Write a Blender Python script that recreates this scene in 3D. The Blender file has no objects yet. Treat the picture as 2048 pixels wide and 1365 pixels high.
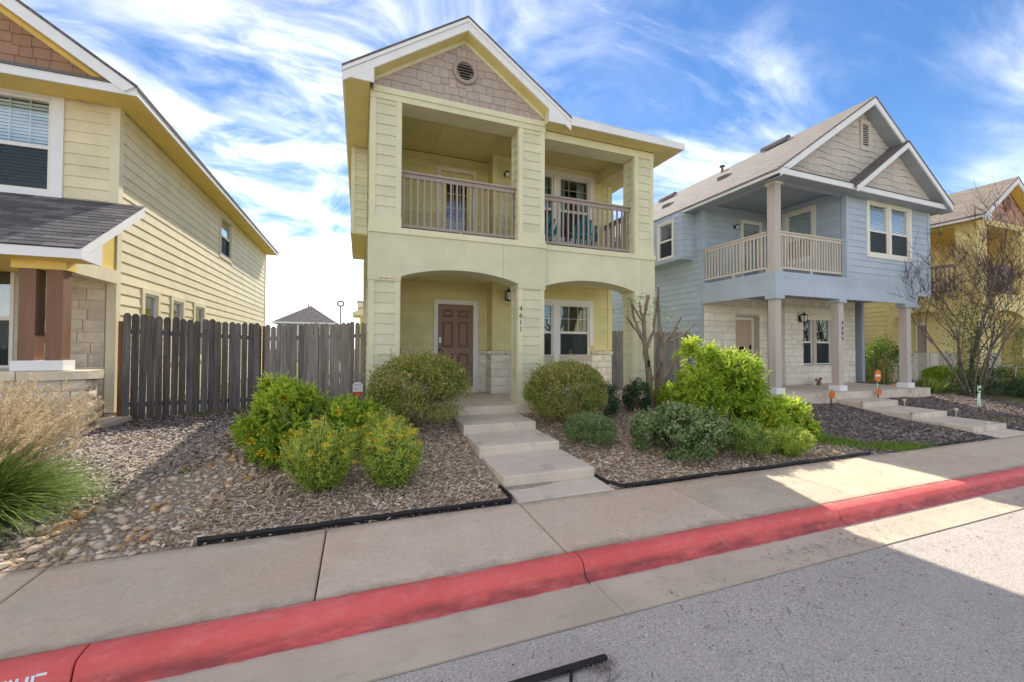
import bpy, math, random
import numpy as np
from mathutils import Matrix, Vector
random.seed(11); rng = np.random.default_rng(11)
SC = bpy.context.scene; COL = SC.collection
R = math.radians
# ------------------------------------------------------------------ camera, sky, sun, exposure
cam = bpy.data.objects.new('camera', bpy.data.cameras.new('camera')); COL.objects.link(cam); SC.camera = cam
cam.data.sensor_width = 36; cam.data.lens = 814.4/2048*36; cam.data.clip_start = .05; cam.data.clip_end = 2000
_y, _p, _r = R(20.56), R(1.058), R(.251)
_f = Vector((math.sin(_y)*math.cos(_p), math.cos(_y)*math.cos(_p), math.sin(_p)))
_a = Vector((math.cos(_y), -math.sin(_y), 0)); _u = _a.cross(_f)
_a, _u = _a*math.cos(_r)+_u*math.sin(_r), _u*math.cos(_r)-_a*math.sin(_r)
cam.matrix_world = Matrix(((_a.x, _u.x, -_f.x, 0), (_a.y, _u.y, -_f.y, 0), (_a.z, _u.z, -_f.z, 0), (0, 0, 0, 1)))
SUN_EL, SUN_AZ = R(43.0), R(18.0)            # azimuth from +Y (behind the houses) towards +X
W = bpy.data.worlds.new('World'); SC.world = W; W.use_nodes = True
def build_world():
    nt = W.node_tree; N = nt.nodes; L = nt.links; N.clear()
    def nd(t, **k):
        n = N.new(t)
        for a, b in k.items(): setattr(n, a, b)
        return n
    out = nd('ShaderNodeOutputWorld'); bg = nd('ShaderNodeBackground'); bg.inputs[1].default_value = .15
    sky = nd('ShaderNodeTexSky'); sky.sky_type = 'NISHITA'; sky.sun_disc = False
    sky.sun_elevation = SUN_EL; sky.sun_rotation = SUN_AZ; sky.dust_density = 0.0; sky.air_density = 1.0; sky.ozone_density = 2.0
    tc = nd('ShaderNodeTexCoord'); sep = nd('ShaderNodeSeparateXYZ'); L.new(tc.outputs['Generated'], sep.inputs[0])
    def mth(op, a, b=None, c=False):
        m = nd('ShaderNodeMath', operation=op, use_clamp=c)
        for i, q in enumerate((a, b)):
            if q is None: continue
            if isinstance(q, (int, float)): m.inputs[i].default_value = q
            else: L.new(q, m.inputs[i])
        return m.outputs[0]
    den = mth('ADD', mth('MAXIMUM', sep.outputs[2], 0.0), .22)
    cx = mth('DIVIDE', sep.outputs[0], den); cy = mth('DIVIDE', sep.outputs[1], den)
    cmb = nd('ShaderNodeCombineXYZ'); L.new(cx, cmb.inputs[0]); L.new(cy, cmb.inputs[1])
    def noise(rot, scl, scale, det, rough, dist, off=(0, 0, 0)):
        mp = nd('ShaderNodeMapping'); mp.inputs['Rotation'].default_value = (0, 0, R(rot)); mp.inputs['Scale'].default_value = scl
        mp.inputs['Location'].default_value = off; L.new(cmb.outputs[0], mp.inputs[0])
        n = nd('ShaderNodeTexNoise'); n.inputs['Scale'].default_value = scale; n.inputs['Detail'].default_value = det
        n.inputs['Roughness'].default_value = rough; n.inputs['Distortion'].default_value = dist; L.new(mp.outputs[0], n.inputs['Vector'])
        return n.outputs[0]
    def ramp(v, a, b, lo=0., hi=1.):
        m = nd('ShaderNodeMapRange', interpolation_type='SMOOTHSTEP'); m.inputs[1].default_value = a; m.inputs[2].default_value = b
        m.inputs[3].default_value = lo; m.inputs[4].default_value = hi; L.new(v, m.inputs[0]); return m.outputs[0]
    streak = ramp(noise(35, (1.0, 2.8, 1), 1.3, 8, .60, .5, (3.1, .4, 0)), .40, 1.02)
    big = ramp(noise(0, (1, 1, 1), .75, 3, .5, .2, (1.7, 2.6, 0)), .36, .62)
    puff = ramp(noise(-20, (1, 1.3, 1), 2.6, 8, .58, .7, (.3, 5.2, 0)), .34, .92)
    west = ramp(cx, 1.2, -.9)                                          # the cloud bank lies to the left
    bank = mth('MULTIPLY', puff, west)
    c1 = mth('MULTIPLY', streak, mth('ADD', mth('MULTIPLY', big, .85), .12))
    c = mth('MAXIMUM', c1, mth('MULTIPLY', bank, .80))
    hz = mth('MULTIPLY', ramp(sep.outputs[2], .30, .0), mth('ADD', mth('MULTIPLY', west, .42), .06))
    c = mth('MULTIPLY', mth('MAXIMUM', c, hz, True), .74)
    hs = nd('ShaderNodeHueSaturation'); hs.inputs['Hue'].default_value = .505; hs.inputs['Saturation'].default_value = 1.22; hs.inputs['Value'].default_value = SKYV; L.new(sky.outputs[0], hs.inputs['Color'])
    mx = nd('ShaderNodeMix', data_type='RGBA'); L.new(c, mx.inputs[0]); L.new(hs.outputs[0], mx.inputs[6]); mx.inputs[7].default_value = (*CLOUD, 1)
    L.new(mx.outputs[2], bg.inputs[0]); L.new(bg.outputs[0], out.inputs[0])
SKYV = .31; CLOUD = (13.6, 12.4, 10.9)
build_world()
sun = bpy.data.objects.new('sun', bpy.data.lights.new('sun', 'SUN')); COL.objects.link(sun)
sun.data.energy = 2.0; sun.data.angle = R(.53); sun.data.color = (1, .93, .80)
_d = Vector((math.sin(SUN_AZ)*math.cos(SUN_EL), math.cos(SUN_AZ)*math.cos(SUN_EL), math.sin(SUN_EL)))
sun.rotation_euler = _d.to_track_quat('Z', 'Y').to_euler(); sun.location = _d*60
VS = SC.view_settings; VS.view_transform = 'Standard'; VS.look = 'None'; VS.gamma = 1; VS.use_curve_mapping = False; VS.exposure = 1.80
SC.cycles.max_bounces = 6; SC.cycles.transparent_max_bounces = 10; SC.cycles.diffuse_bounces = 4; SC.cycles.glossy_bounces = 2; SC.cycles.use_adaptive_sampling = True; SC.cycles.adaptive_threshold = .012
# ------------------------------------------------------------------ materials
MT = {}
def mat(name, col, rough=.75, noise=(3., .08), bump=None, rnd=0., stretch=(1, 1, 1), col2=None, n2=None, spec=.3, metal=0, translucent=0, attr=None, tint=None, stain=None, streak=0):
    """noise=(scale,amount) mottles; col2+n2=(scale,lo,hi) blends a second colour in patches; attr = per-leaf colour ramp [(p,col)..];
    stain=(col, z0, z1) a soil stain that climbs from z0 and fades at z1."""
    m = bpy.data.materials.new(name); m.use_nodes = True; nt = m.node_tree; N = nt.nodes; L = nt.links
    b = N['Principled BSDF']; b.inputs['Roughness'].default_value = rough; b.inputs['Specular IOR Level'].default_value = spec; b.inputs['Metallic'].default_value = metal
    geo = N.new('ShaderNodeNewGeometry'); mp = N.new('ShaderNodeMapping'); mp.inputs['Scale'].default_value = stretch; L.new(geo.outputs['Position'], mp.inputs[0])
    def nz(scale, det=5, rough_=.6):
        n = N.new('ShaderNodeTexNoise'); n.inputs['Scale'].default_value = scale; n.inputs['Detail'].default_value = det; n.inputs['Roughness'].default_value = rough_
        L.new(mp.outputs[0], n.inputs['Vector']); return n.outputs[0]
    def mr(v, a, b_, lo, hi):
        q = N.new('ShaderNodeMapRange'); q.inputs[1].default_value = a; q.inputs[2].default_value = b_; q.inputs[3].default_value = lo; q.inputs[4].default_value = hi; L.new(v, q.inputs[0]); return q.outputs[0]
    def mix(fac, a, b_, mode='MIX'):
        q = N.new('ShaderNodeMix'); q.data_type = 'RGBA'; q.blend_type = mode
        for i, s in ((0, fac), (6, a), (7, b_)):
            if isinstance(s, (int, float)): q.inputs[i].default_value = s
            elif isinstance(s, tuple): q.inputs[i].default_value = (*s[:3], 1)
            else: L.new(s, q.inputs[i])
        return q.outputs[2]
    c = tuple(col)
    if attr:
        at = N.new('ShaderNodeAttribute'); at.attribute_name = 'rnd'; cr = N.new('ShaderNodeValToRGB'); L.new(at.outputs['Fac'], cr.inputs[0])
        els = cr.color_ramp.elements
        while len(els) < len(attr): els.new(.5)
        for e, (p, q) in zip(els, attr): e.position = p; e.color = (*q, 1)
        c = cr.outputs[0]
    if col2: c = mix(mr(nz(n2[0]), n2[1], n2[2], 0, 1), c, tuple(col2))
    if stain:
        sp = N.new('ShaderNodeSeparateXYZ'); L.new(geo.outputs['Position'], sp.inputs[0]); ad = N.new('ShaderNodeMath'); ad.operation = 'MULTIPLY_ADD'
        L.new(nz(2.5), ad.inputs[0]); ad.inputs[1].default_value = .5; L.new(sp.outputs[2], ad.inputs[2]); c = mix(mr(ad.outputs[0], stain[1]+.25, stain[2]+.25, .85, 0), c, stain[0])
    if noise:
        v = mr(nz(noise[0]), .3, .7, 1-noise[1], 1+noise[1]); cv = N.new('ShaderNodeCombineColor')
        for i in range(3): L.new(v, cv.inputs[i])
        c = mix(1., c, cv.outputs[0], 'MULTIPLY')
    if streak:
        m2 = N.new('ShaderNodeMapping'); m2.inputs['Scale'].default_value = (7, 7, .45); L.new(geo.outputs['Position'], m2.inputs[0]); n3 = N.new('ShaderNodeTexNoise'); n3.inputs['Scale'].default_value = 1.6; n3.inputs['Detail'].default_value = 7; n3.inputs['Roughness'].default_value = .7; L.new(m2.outputs[0], n3.inputs['Vector']); c = mix(mr(n3.outputs[0], .50, .78, 0, streak), c, (.30, .26, .17))
    if rnd:
        oi = N.new('ShaderNodeObjectInfo'); v = mr(oi.outputs['Random'], 0, 1, 1-rnd, 1+rnd); cv = N.new('ShaderNodeCombineColor')
        for i in range(3): L.new(v, cv.inputs[i])
        c = mix(1., c, cv.outputs[0], 'MULTIPLY')
    if isinstance(c, tuple): b.inputs['Base Color'].default_value = (*c, 1)
    else: L.new(c, b.inputs['Base Color'])
    if bump:
        bn = N.new('ShaderNodeBump'); bn.inputs['Strength'].default_value = bump[1]; bn.inputs['Distance'].default_value = .01; L.new(nz(bump[0], 8), bn.inputs['Height']); L.new(bn.outputs[0], b.inputs['Normal'])
    if translucent:
        tr = N.new('ShaderNodeBsdfTranslucent'); ms = N.new('ShaderNodeMixShader'); ms.inputs[0].default_value = translucent
        if isinstance(c, tuple): tr.inputs[0].default_value = (*c, 1)
        else: L.new(c, tr.inputs[0])
        L.new(b.outputs[0], ms.inputs[1]); L.new(tr.outputs[0], ms.inputs[2]); L.new(ms.outputs[0], N['Material Output'].inputs[0])
    MT[name] = m; m['_'] = 0
    return m
PAINT = dict(rough=.55, noise=(2.2, .07), bump=(45, .12), rnd=.045, streak=.10)
mat('sage', (.66, .63, .44), col2=(.60, .575, .40), n2=(.9, .58, .85), **PAINT)
mat('sage_trim', (.70, .665, .45), col2=(.64, .61, .42), n2=(.8, .6, .9), **PAINT)
mat('sage_bounce', (.74, .66, .33), **PAINT)  # sage siding again, with bounced porch light put into this warmer colour
mat('sage_soffit', (.72, .62, .27), **PAINT)
mat('rust', (.45, .20, .05), noise=(20, .4))
mat('cream', (.76, .67, .45), col2=(.66, .58, .39), n2=(.8, .56, .8), **PAINT)
mat('cream_trim', (.76, .68, .48), **PAINT)
mat('cream_soffit', (.78, .58, .16), **PAINT)
mat('blue', (.435, .50, .575), col2=(.39, .45, .525), n2=(.9, .55, .8), **PAINT)
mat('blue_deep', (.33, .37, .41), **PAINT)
mat('yellow', (.80, .64, .26), **PAINT)
mat('yellow_deep', (.80, .56, .12), **PAINT)
mat('white', (.80, .79, .79), rough=.5, noise=(2, .04), bump=(40, .04))
mat('white_warm', (.80, .76, .66), rough=.5, noise=(2, .04))
mat('vinyl', (.78, .74, .68), rough=.4, noise=(2, .03))
mat('shake', (.44, .36, .315), rough=.7, noise=(2.5, .06), bump=(30, .25), rnd=.07, stretch=(6, 6, 1))
mat('shake_brown', (.33, .19, .12), rough=.7, noise=(2.5, .06), bump=(30, .25), rnd=.06, stretch=(6, 6, 1))
mat('shake_grey', (.56, .50, .44), rough=.7, noise=(2.5, .06), bump=(30, .25), rnd=.06, stretch=(6, 6, 1))
mat('shake_pink', (.50, .30, .22), rough=.7, noise=(2.5, .06), bump=(30, .25), rnd=.06, stretch=(6, 6, 1))
mat('taupe', (.36, .29, .255), rough=.5, noise=(3, .06))
mat('post_grey', (.52, .46, .41), rough=.6, noise=(2, .07), bump=(25, .15), stretch=(5, 5, .6))
mat('rail_cream', (.62, .55, .46), rough=.6, noise=(3, .07), rnd=.04)
mat('door_brown', (.27, .175, .125), rough=.45, noise=(2, .05), bump=(30, .1), stretch=(6, 6, .5))
mat('door_tan', (.50, .38, .28), rough=.5, noise=(2, .05), bump=(30, .1), stretch=(6, 6, .5))
mat('post_brown', (.22, .115, .07), rough=.6, noise=(2, .12), bump=(30, .35), stretch=(5, 5, .4), col2=(.30, .17, .11), n2=(5, .62, .75))
mat('stone', (.62, .53, .41), rough=.9, noise=(5, .14), bump=(14, .9), rnd=.10, col2=(.58, .43, .23), n2=(2.2, .55, .75), stain=((.46, .21, .07), -1.45, -.85))
mat('stone_white', (.82, .76, .64), rough=.9, noise=(6, .10), bump=(16, .8), rnd=.07, col2=(.66, .55, .38), n2=(1.8, .58, .8))
mat('mortar', (.55, .50, .43), rough=.95, noise=(8, .1), bump=(40, .4))
mat('concrete', (.47, .41, .33), rough=.9, noise=(1.4, .13), bump=(120, .35), rnd=.05, col2=(.40, .345, .27), n2=(.7, .5, .75))
mat('concrete_step', (.66, .56, .455), rough=.9, noise=(2.2, .12), bump=(120, .3), rnd=.03, col2=(.36, .33, .28), n2=(3, .58, .78))
mat('shingle', (.145, .135, .14), rough=.9, noise=(45, .25), bump=(160, .8), rnd=.38)
mat('roof_tan', (.36, .31, .27), rough=.9, noise=(1.2, .1), bump=(150, .6))
mat('roof_grey', (.20, .18, .175), rough=.9, noise=(2, .12), bump=(120, .6))
mat('roof_edge', (.10, .095, .095), rough=.8)
mat('wood', (.26, .23, .21), rough=.85, noise=(3.5, .35), bump=(30, .5), stretch=(9, 9, .45), rnd=.22, col2=(.075, .06, .05), n2=(.35, .55, .75))
mat('wood_dark', (.16, .142, .135), rough=.85, noise=(3.5, .40), bump=(30, .5), stretch=(9, 9, .45), rnd=.28, col2=(.10, .065, .045), n2=(.3, .5, .75))
mat('wood_brown', (.22, .12, .06), rough=.85, noise=(3, .3), stretch=(8, 8, .5))
mat('knot', (.02, .016, .014), rough=.9)
mat('black', (.012, .012, .013), rough=.45, noise=None)
mat('plastic_black', (.016, .016, .018), rough=.5, noise=(10, .2), bump=(40, .1))
mat('room', (.028, .028, .027), rough=.9, noise=None)
mat('blind', (.80, .84, .86), rough=.6, noise=None)
mat('curtain', (.50, .52, .54), rough=.9, noise=(2, .1), stretch=(8, 8, 1))
mat('steel', (.55, .55, .55), rough=.3, metal=1, noise=None)
mat('chrome_dark', (.10, .10, .10), rough=.35, metal=1, noise=None)
mat('teal', (.012, .20, .26), rough=.4, noise=(4, .05))
mat('orange', (.80, .20, .03), rough=.5, noise=(9, .1))
mat('orange_deep', (.55, .17, .02), rough=.5, noise=(9, .15))
mat('sign_white', (.78, .80, .82), rough=.4, noise=None)
mat('sign_red', (.62, .07, .04), rough=.4, noise=None)
mat('mint', (.55, .78, .62), rough=.5, noise=None)
mat('terracotta', (.50, .17, .06), rough=.8, noise=(6, .12))
mat('lamp_glass', (.72, .74, .74), rough=.15, noise=None)
mat('car_paint', (.62, .64, .67), rough=.25, noise=None, spec=.6)
mat('car_glass', (.02, .025, .03), rough=.05, noise=None, spec=.8)
mat('bark', (.27, .205, .155), rough=.85, noise=(4, .28), bump=(12, .6), stretch=(3, 3, .7), col2=(.15, .105, .075), n2=(2.2, .46, .66))
mat('bark_pale', (.20, .155, .125), rough=.85, noise=(4, .25), bump=(12, .5), stretch=(3, 3, .7), col2=(.10, .075, .06), n2=(2.2, .48, .68))
mat('twig', (.085, .055, .048), rough=.85, noise=(6, .25))
mat('chips', (.4, .3, .2), rough=.9, noise=None, attr=[(0, (.16, .11, .075)), (.2, (.40, .29, .20)), (.5, (.60, .47, .345)), (.75, (.70, .51, .31)), (1, (.86, .80, .71))])
mat('chips_grey', (.4, .3, .2), rough=.9, noise=None, attr=[(0, (.06, .05, .046)), (.3, (.23, .19, .17)), (.6, (.44, .38, .345)), (1, (.72, .66, .61))])
mat('chips_dark', (.4, .3, .2), rough=.9, noise=None, attr=[(0, (.08, .062, .055)), (.4, (.22, .175, .155)), (.8, (.40, .33, .29)), (1, (.64, .56, .50))])
mat('rock', (.66, .53, .39), rough=.75, noise=(14, .18), bump=(30, .25), rnd=.32, col2=(.46, .25, .11), n2=(3.5, .50, .60))
mat('rock_small', (.44, .36, .28), rough=.8, noise=(14, .18), attr=[(0, (.34, .27, .22)), (.4, (.56, .45, .34)), (.7, (.50, .31, .16)), (1, (.74, .68, .60))])
LEAF = dict(rough=.5, noise=None, spec=.35)
mat('leaf_abelia', (.1, .1, .1), attr=[(0, (.09, .15, .04)), (.3, (.24, .31, .07)), (.6, (.46, .46, .085)), (.82, (.56, .43, .16)), (1, (.60, .40, .28))], translucent=.25, **LEAF)
mat('leaf_dark', (.1, .1, .1), attr=[(0, (.025, .06, .025)), (.6, (.05, .115, .04)), (1, (.13, .20, .08))], translucent=.18, **LEAF)
mat('leaf_sage', (.1, .1, .1), attr=[(0, (.09, .15, .06)), (.5, (.20, .30, .11)), (.85, (.35, .43, .17)), (1, (.52, .52, .29))], translucent=.25, **LEAF)
mat('leaf_bright', (.1, .1, .1), attr=[(0, (.14, .25, .025)), (.35, (.36, .52, .045)), (.7, (.58, .70, .08)), (1, (.74, .80, .15))], translucent=.5, **LEAF)
mat('leaf_mid', (.1, .1, .1), attr=[(0, (.10, .17, .04)), (.5, (.22, .33, .065)), (.85, (.38, .46, .10)), (1, (.52, .54, .17))], translucent=.30, **LEAF)
mat('leaf_feather', (.1, .1, .1), attr=[(0, (.22, .33, .05)), (.5, (.48, .62, .10)), (.9, (.66, .76, .18)), (1, (.74, .74, .24))], translucent=.38, **LEAF)
mat('leaf_grass', (.1, .1, .1), attr=[(0, (.09, .15, .03)), (.5, (.19, .29, .055)), (.85, (.33, .42, .11)), (1, (.48, .44, .20))], translucent=.30, **LEAF)
mat('plume', (.1, .1, .1), attr=[(0, (.42, .31, .17)), (.5, (.64, .51, .33)), (1, (.82, .72, .55))], translucent=.40, rough=.8, noise=None)
mat('bloom', (.1, .1, .1), attr=[(0, (.85, .42, .01)), (.45, (.95, .66, .02)), (1, (.95, .82, .10))], translucent=.3, rough=.6, noise=None)
mat('lawn', (.1, .1, .1), attr=[(0, (.11, .20, .03)), (.6, (.27, .42, .06)), (1, (.46, .52, .14))], translucent=.3, rough=.6, noise=None)
def node_mat(name):
    m = bpy.data.materials.new(name); m.use_nodes = True; MT[name] = m; return m, m.node_tree, m.node_tree.nodes, m.node_tree.links, m.node_tree.nodes['Principled BSDF']
def make_special():
    # window glass: clear sheet that mirrors the sky more at grazing angles
    m, nt, N, L, b = node_mat('glass'); N.remove(b)
    fr = N.new('ShaderNodeLayerWeight'); fr.inputs[0].default_value = .5; pw = N.new('ShaderNodeMath'); pw.operation = 'POWER'; pw.inputs[1].default_value = 4; L.new(fr.outputs['Facing'], pw.inputs[0]); gl = N.new('ShaderNodeBsdfGlossy'); gl.inputs['Roughness'].default_value = .015; gl.inputs[0].default_value = (.9, .95, 1, 1)
    tr = N.new('ShaderNodeBsdfTransparent'); tr.inputs[0].default_value = (.90, .94, .95, 1); ms = N.new('ShaderNodeMixShader')
    ad = N.new('ShaderNodeMath'); ad.operation = 'ADD'; ad.use_clamp = True; ad.inputs[1].default_value = .10; L.new(pw.outputs[0], ad.inputs[0])
    L.new(ad.outputs[0], ms.inputs[0]); L.new(tr.outputs[0], ms.inputs[1]); L.new(gl.outputs[0], ms.inputs[2]); L.new(ms.outputs[0], N['Material Output'].inputs[0])
    m, nt, N, L, b = node_mat('screen'); N.remove(b)
    df = N.new('ShaderNodeBsdfDiffuse'); df.inputs[0].default_value = (.06, .07, .075, 1); tr = N.new('ShaderNodeBsdfTransparent'); ms = N.new('ShaderNodeMixShader'); ms.inputs[0].default_value = .5
    L.new(tr.outputs[0], ms.inputs[1]); L.new(df.outputs[0], ms.inputs[2]); L.new(ms.outputs[0], N['Material Output'].inputs[0])
    def base(name):
        m, nt, N, L, b = node_mat(name); b.inputs['Roughness'].default_value = .9; b.inputs['Specular IOR Level'].default_value = .25
        g = N.new('ShaderNodeNewGeometry')
        def nz(scale, det=6, st=(1, 1, 1), rough=.6):
            mp = N.new('ShaderNodeMapping'); mp.inputs['Scale'].default_value = st; L.new(g.outputs['Position'], mp.inputs[0])
            n = N.new('ShaderNodeTexNoise'); n.inputs['Scale'].default_value = scale; n.inputs['Detail'].default_value = det; n.inputs['Roughness'].default_value = rough; L.new(mp.outputs[0], n.inputs['Vector']); return n.outputs[0]
        def mr(v, a, c, lo=0., hi=1.):
            q = N.new('ShaderNodeMapRange'); q.inputs[1].default_value = a; q.inputs[2].default_value = c; q.inputs[3].default_value = lo; q.inputs[4].default_value = hi; L.new(v, q.inputs[0]); return q.outputs[0]
        def mix(f, a, c, mode='MIX'):
            q = N.new('ShaderNodeMix'); q.data_type = 'RGBA'; q.blend_type = mode
            for i, s in ((0, f), (6, a), (7, c)):
                if isinstance(s, (int, float)): q.inputs[i].default_value = s
                elif isinstance(s, tuple): q.inputs[i].default_value = (*s, 1)
                else: L.new(s, q.inputs[i])
            return q.outputs[2]
        def mth(op, a, c):
            q = N.new('ShaderNodeMath'); q.operation = op
            for i, s in enumerate((a, c)):
                if isinstance(s, (int, float)): q.inputs[i].default_value = s
                else: L.new(s, q.inputs[i])
            return q.outputs[0]
        def bump(h, s, d=.01):
            q = N.new('ShaderNodeBump'); q.inputs['Strength'].default_value = s; q.inputs['Distance'].default_value = d; L.new(h, q.inputs['Height']); L.new(q.outputs[0], b.inputs['Normal'])
        sp = N.new('ShaderNodeSeparateXYZ'); L.new(g.outputs['Position'], sp.inputs[0])
        return m, N, L, b, g, nz, mr, mix, mth, bump, sp
    # kerb: red paint, rubbed thin at the back edge and at the toe
    m, N, L, b, g, nz, mr, mix, mth, bump, sp = base('kerb_paint')
    red = mix(mr(nz(1.1, 8), .35, .68), (.80, .145, .135), (.68, .11, .10)); red = mix(mr(nz(6, 9, (1, 2, 2), .75), .50, .72, 0, .55), red, (.80, .27, .25)); red = mix(mr(nz(90, 3), .58, .72, 0, .35), red, (.42, .08, .075))
    conc = mix(mr(nz(3), .35, .7), (.52, .42, .36), (.40, .33, .28)); tall = nz(5, 10, (1, 2.5, 2.5), .8); w = mth('ADD', sp.outputs[1], mth('MULTIPLY', mth('SUBTRACT', tall, .5), .05))
    lower_dark = mth('MULTIPLY', mr(sp.outputs[2], -1.80, -1.845), mr(nz(3.5, 8, (1, 3, 3), .7), .34, .62, .15, .85)); c = mix(lower_dark, red, (.24, .055, .05)); scuff = mth('MULTIPLY', mr(nz(2.2, 10, (1, 1.5, 3), .8), .585, .615), mr(nz(14, 6), .40, .55)); edge = mth('MULTIPLY', mr(w, 3.085, 3.125), mr(nz(2.4, 8), .50, .60))  # uneven darker red towards the foot of the kerb face
    c = mix(mth('MULTIPLY', scuff, .55), c, (.58, .30, .26)); c = mix(edge, c, (.62, .42, .38)); c = mix(mr(w, 3.128, 3.142), c, conc); c = mix(mr(w, 2.866, 2.882, 1, 0), c, conc)
    L.new(c, b.inputs['Base Color']); b.inputs['Roughness'].default_value = .55; bump(mth('ADD', nz(70), nz(12, 6)), .35)
    # asphalt with pale aggregate
    m, N, L, b, g, nz, mr, mix, mth, bump, sp = base('asphalt')
    vo = N.new('ShaderNodeTexVoronoi'); vo.inputs['Scale'].default_value = 150; L.new(g.outputs['Position'], vo.inputs['Vector'])
    sc = N.new('ShaderNodeSeparateColor'); L.new(vo.outputs['Color'], sc.inputs[0])
    c = mix(mr(sc.outputs[0], .1, .95), (.40, .355, .315), (.56, .50, .44)); c = mix(mr(sc.outputs[1], .90, .97), c, (.72, .67, .60)); c = mix(mr(sc.outputs[2], .90, .97), c, (.16, .145, .13))
    c = mix(mr(nz(.55, 8), .40, .68, 0, .55), c, (.34, .305, .28)); c = mix(mr(nz(2.3, 9, (1, 2, 1), .7), .58, .72, 0, .4), c, (.22, .20, .185))
    cv = N.new('ShaderNodeTexVoronoi'); cv.feature = 'DISTANCE_TO_EDGE'; cv.inputs['Scale'].default_value = .42; wob = N.new('ShaderNodeMix'); wob.data_type = 'RGBA'; wob.inputs[0].default_value = .12; tn = N.new('ShaderNodeTexNoise'); tn.inputs['Scale'].default_value = 3.5; tn.inputs['Detail'].default_value = 6; L.new(g.outputs['Position'], tn.inputs['Vector']); L.new(g.outputs['Position'], wob.inputs[6]); L.new(tn.outputs['Color'], wob.inputs[7]); L.new(wob.outputs[2], cv.inputs['Vector'])
    c = mix(mth('MULTIPLY', mr(cv.outputs['Distance'], .0, .006, 1, 0), mr(nz(.7), .48, .60)), c, (.12, .105, .095)); L.new(c, b.inputs['Base Color']); bump(vo.outputs['Distance'], .5, .005)
    # sidewalk: broomed, stained concrete
    m, N, L, b, g, nz, mr, mix, mth, bump, sp = base('sidewalk')
    c = mix(mr(nz(1.1, 7), .35, .68), (.68, .545, .41), (.57, .45, .335)); c = mix(mr(nz(.55, 5), .48, .68, 0, .8), c, (.69, .50, .335)); c = mix(mr(nz(1.7, 9), .55, .70, 0, .55), c, (.48, .385, .29)); c = mix(mr(nz(5, 8), .60, .75, 0, .5), c, (.56, .50, .42))
    c = mix(mr(nz(26, 5, (1, 1, 1), .7), .42, .70, 0, .45), c, (.42, .34, .255)); c = mix(mr(nz(7, 8, (1, 1, 1), .72), .54, .68, 0, .4), c, (.76, .63, .49)); c = mix(mr(nz(60, 3), .62, .72, 0, .5), c, (.30, .25, .20)); c = mix(mr(nz(110, 2), .66, .72, 0, .8), c, (.16, .13, .10))
    ed = mth('ADD', sp.outputs[1], mth('MULTIPLY', mth('SUBTRACT', nz(4, 9, (1, 1, 1), .75), .5), .35)); c = mix(mth('MULTIPLY', mth('MAXIMUM', mr(ed, 4.12, 4.28), mr(ed, 3.22, 3.10)), .75), c, (.27, .21, .155)); c = mix(mr(nz(2.6, 9, (1, 1, 1), .78), .60, .66, 0, .35), c, (.68, .58, .45))
    oi = N.new('ShaderNodeObjectInfo'); v = mr(oi.outputs['Random'], 0, 1, .93, 1.06); cc = N.new('ShaderNodeCombineColor')
    for i in range(3): L.new(v, cc.inputs[i])
    L.new(mix(1., c, cc.outputs[0], 'MULTIPLY'), b.inputs['Base Color']); bump(mth('ADD', nz(160, 4), mth('MULTIPLY', nz(1, 3, (220, 4, 4)), .8)), .22, .006)
    m, N, L, b, g, nz, mr, mix, mth, bump, sp = base('gutter')
    c = mix(mr(nz(1.3, 7), .35, .68), (.60, .49, .38), (.49, .40, .31)); c = mix(mr(nz(4, 9, (1, 2, 2)), .55, .75, 0, .4), c, (.28, .23, .185)); c = mix(mr(nz(130, 2), .6, .7, 0, .6), c, (.22, .18, .15))
    L.new(c, b.inputs['Base Color']); bump(nz(150, 4), .25, .006)
    # soil under the mulch, turning to rough grass away from the beds
    m, N, L, b, g, nz, mr, mix, mth, bump, sp = base('earth')
    c = mix(mr(nz(6, 9, (1, 1, 1), .75), .32, .68), (.22, .165, .12), (.46, .37, .27)); c = mix(mr(nz(40, 6), .45, .62), c, (.52, .42, .32)); c = mix(mr(nz(75, 4), .56, .68), c, (.08, .06, .045))
    dk = mix(mr(nz(45, 6), .42, .66), (.09, .07, .062), (.26, .21, .185)); zone = mth('MAXIMUM', mr(sp.outputs[0], 7.6, 8.6), mth('MULTIPLY', mr(mth('ADD', sp.outputs[1], mth('MULTIPLY', nz(1.2), 1.2)), 7.6, 8.2), mr(sp.outputs[0], .4, -.6)))
    c = mix(zone, c, dk); gr = mix(mr(nz(3), .35, .7), (.10, .13, .04), (.22, .20, .09)); far = mth('MAXIMUM', mr(sp.outputs[1], 10.2, 11), mth('MAXIMUM', mr(sp.outputs[0], 18.6, 19.2), mr(sp.outputs[1], -9, -10)))
    L.new(mix(far, c, gr), b.inputs['Base Color']); bump(nz(45, 8), .9, .02)
    # laid shingle roofs seen from afar: courses only a pixel or two high
    for nm, c0, c1, ax in (('roof_courses', (.25, .215, .19), (.18, .155, .14), 1), ('roof_courses_tan', (.30, .245, .195), (.22, .18, .145), 1), ('roof_courses_grey', (.20, .175, .165), (.13, .115, .11), 0)):
        m, N, L, b, g, nz, mr, mix, mth, bump, sp = base(nm)
        cb = N.new('ShaderNodeCombineXYZ'); L.new(sp.outputs[ax], cb.inputs[0]); L.new(mth('MULTIPLY', sp.outputs[2], 1.79), cb.inputs[1])
        br = N.new('ShaderNodeTexBrick'); br.inputs['Scale'].default_value = 1; br.inputs['Brick Width'].default_value = .32; br.inputs['Row Height'].default_value = .145; br.inputs['Mortar Size'].default_value = .006
        br.inputs['Color1'].default_value = (*c0, 1); br.inputs['Color2'].default_value = (*c1, 1); br.inputs['Mortar'].default_value = (c1[0]*.5, c1[1]*.5, c1[2]*.5, 1); L.new(cb.outputs[0], br.inputs['Vector'])
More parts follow.
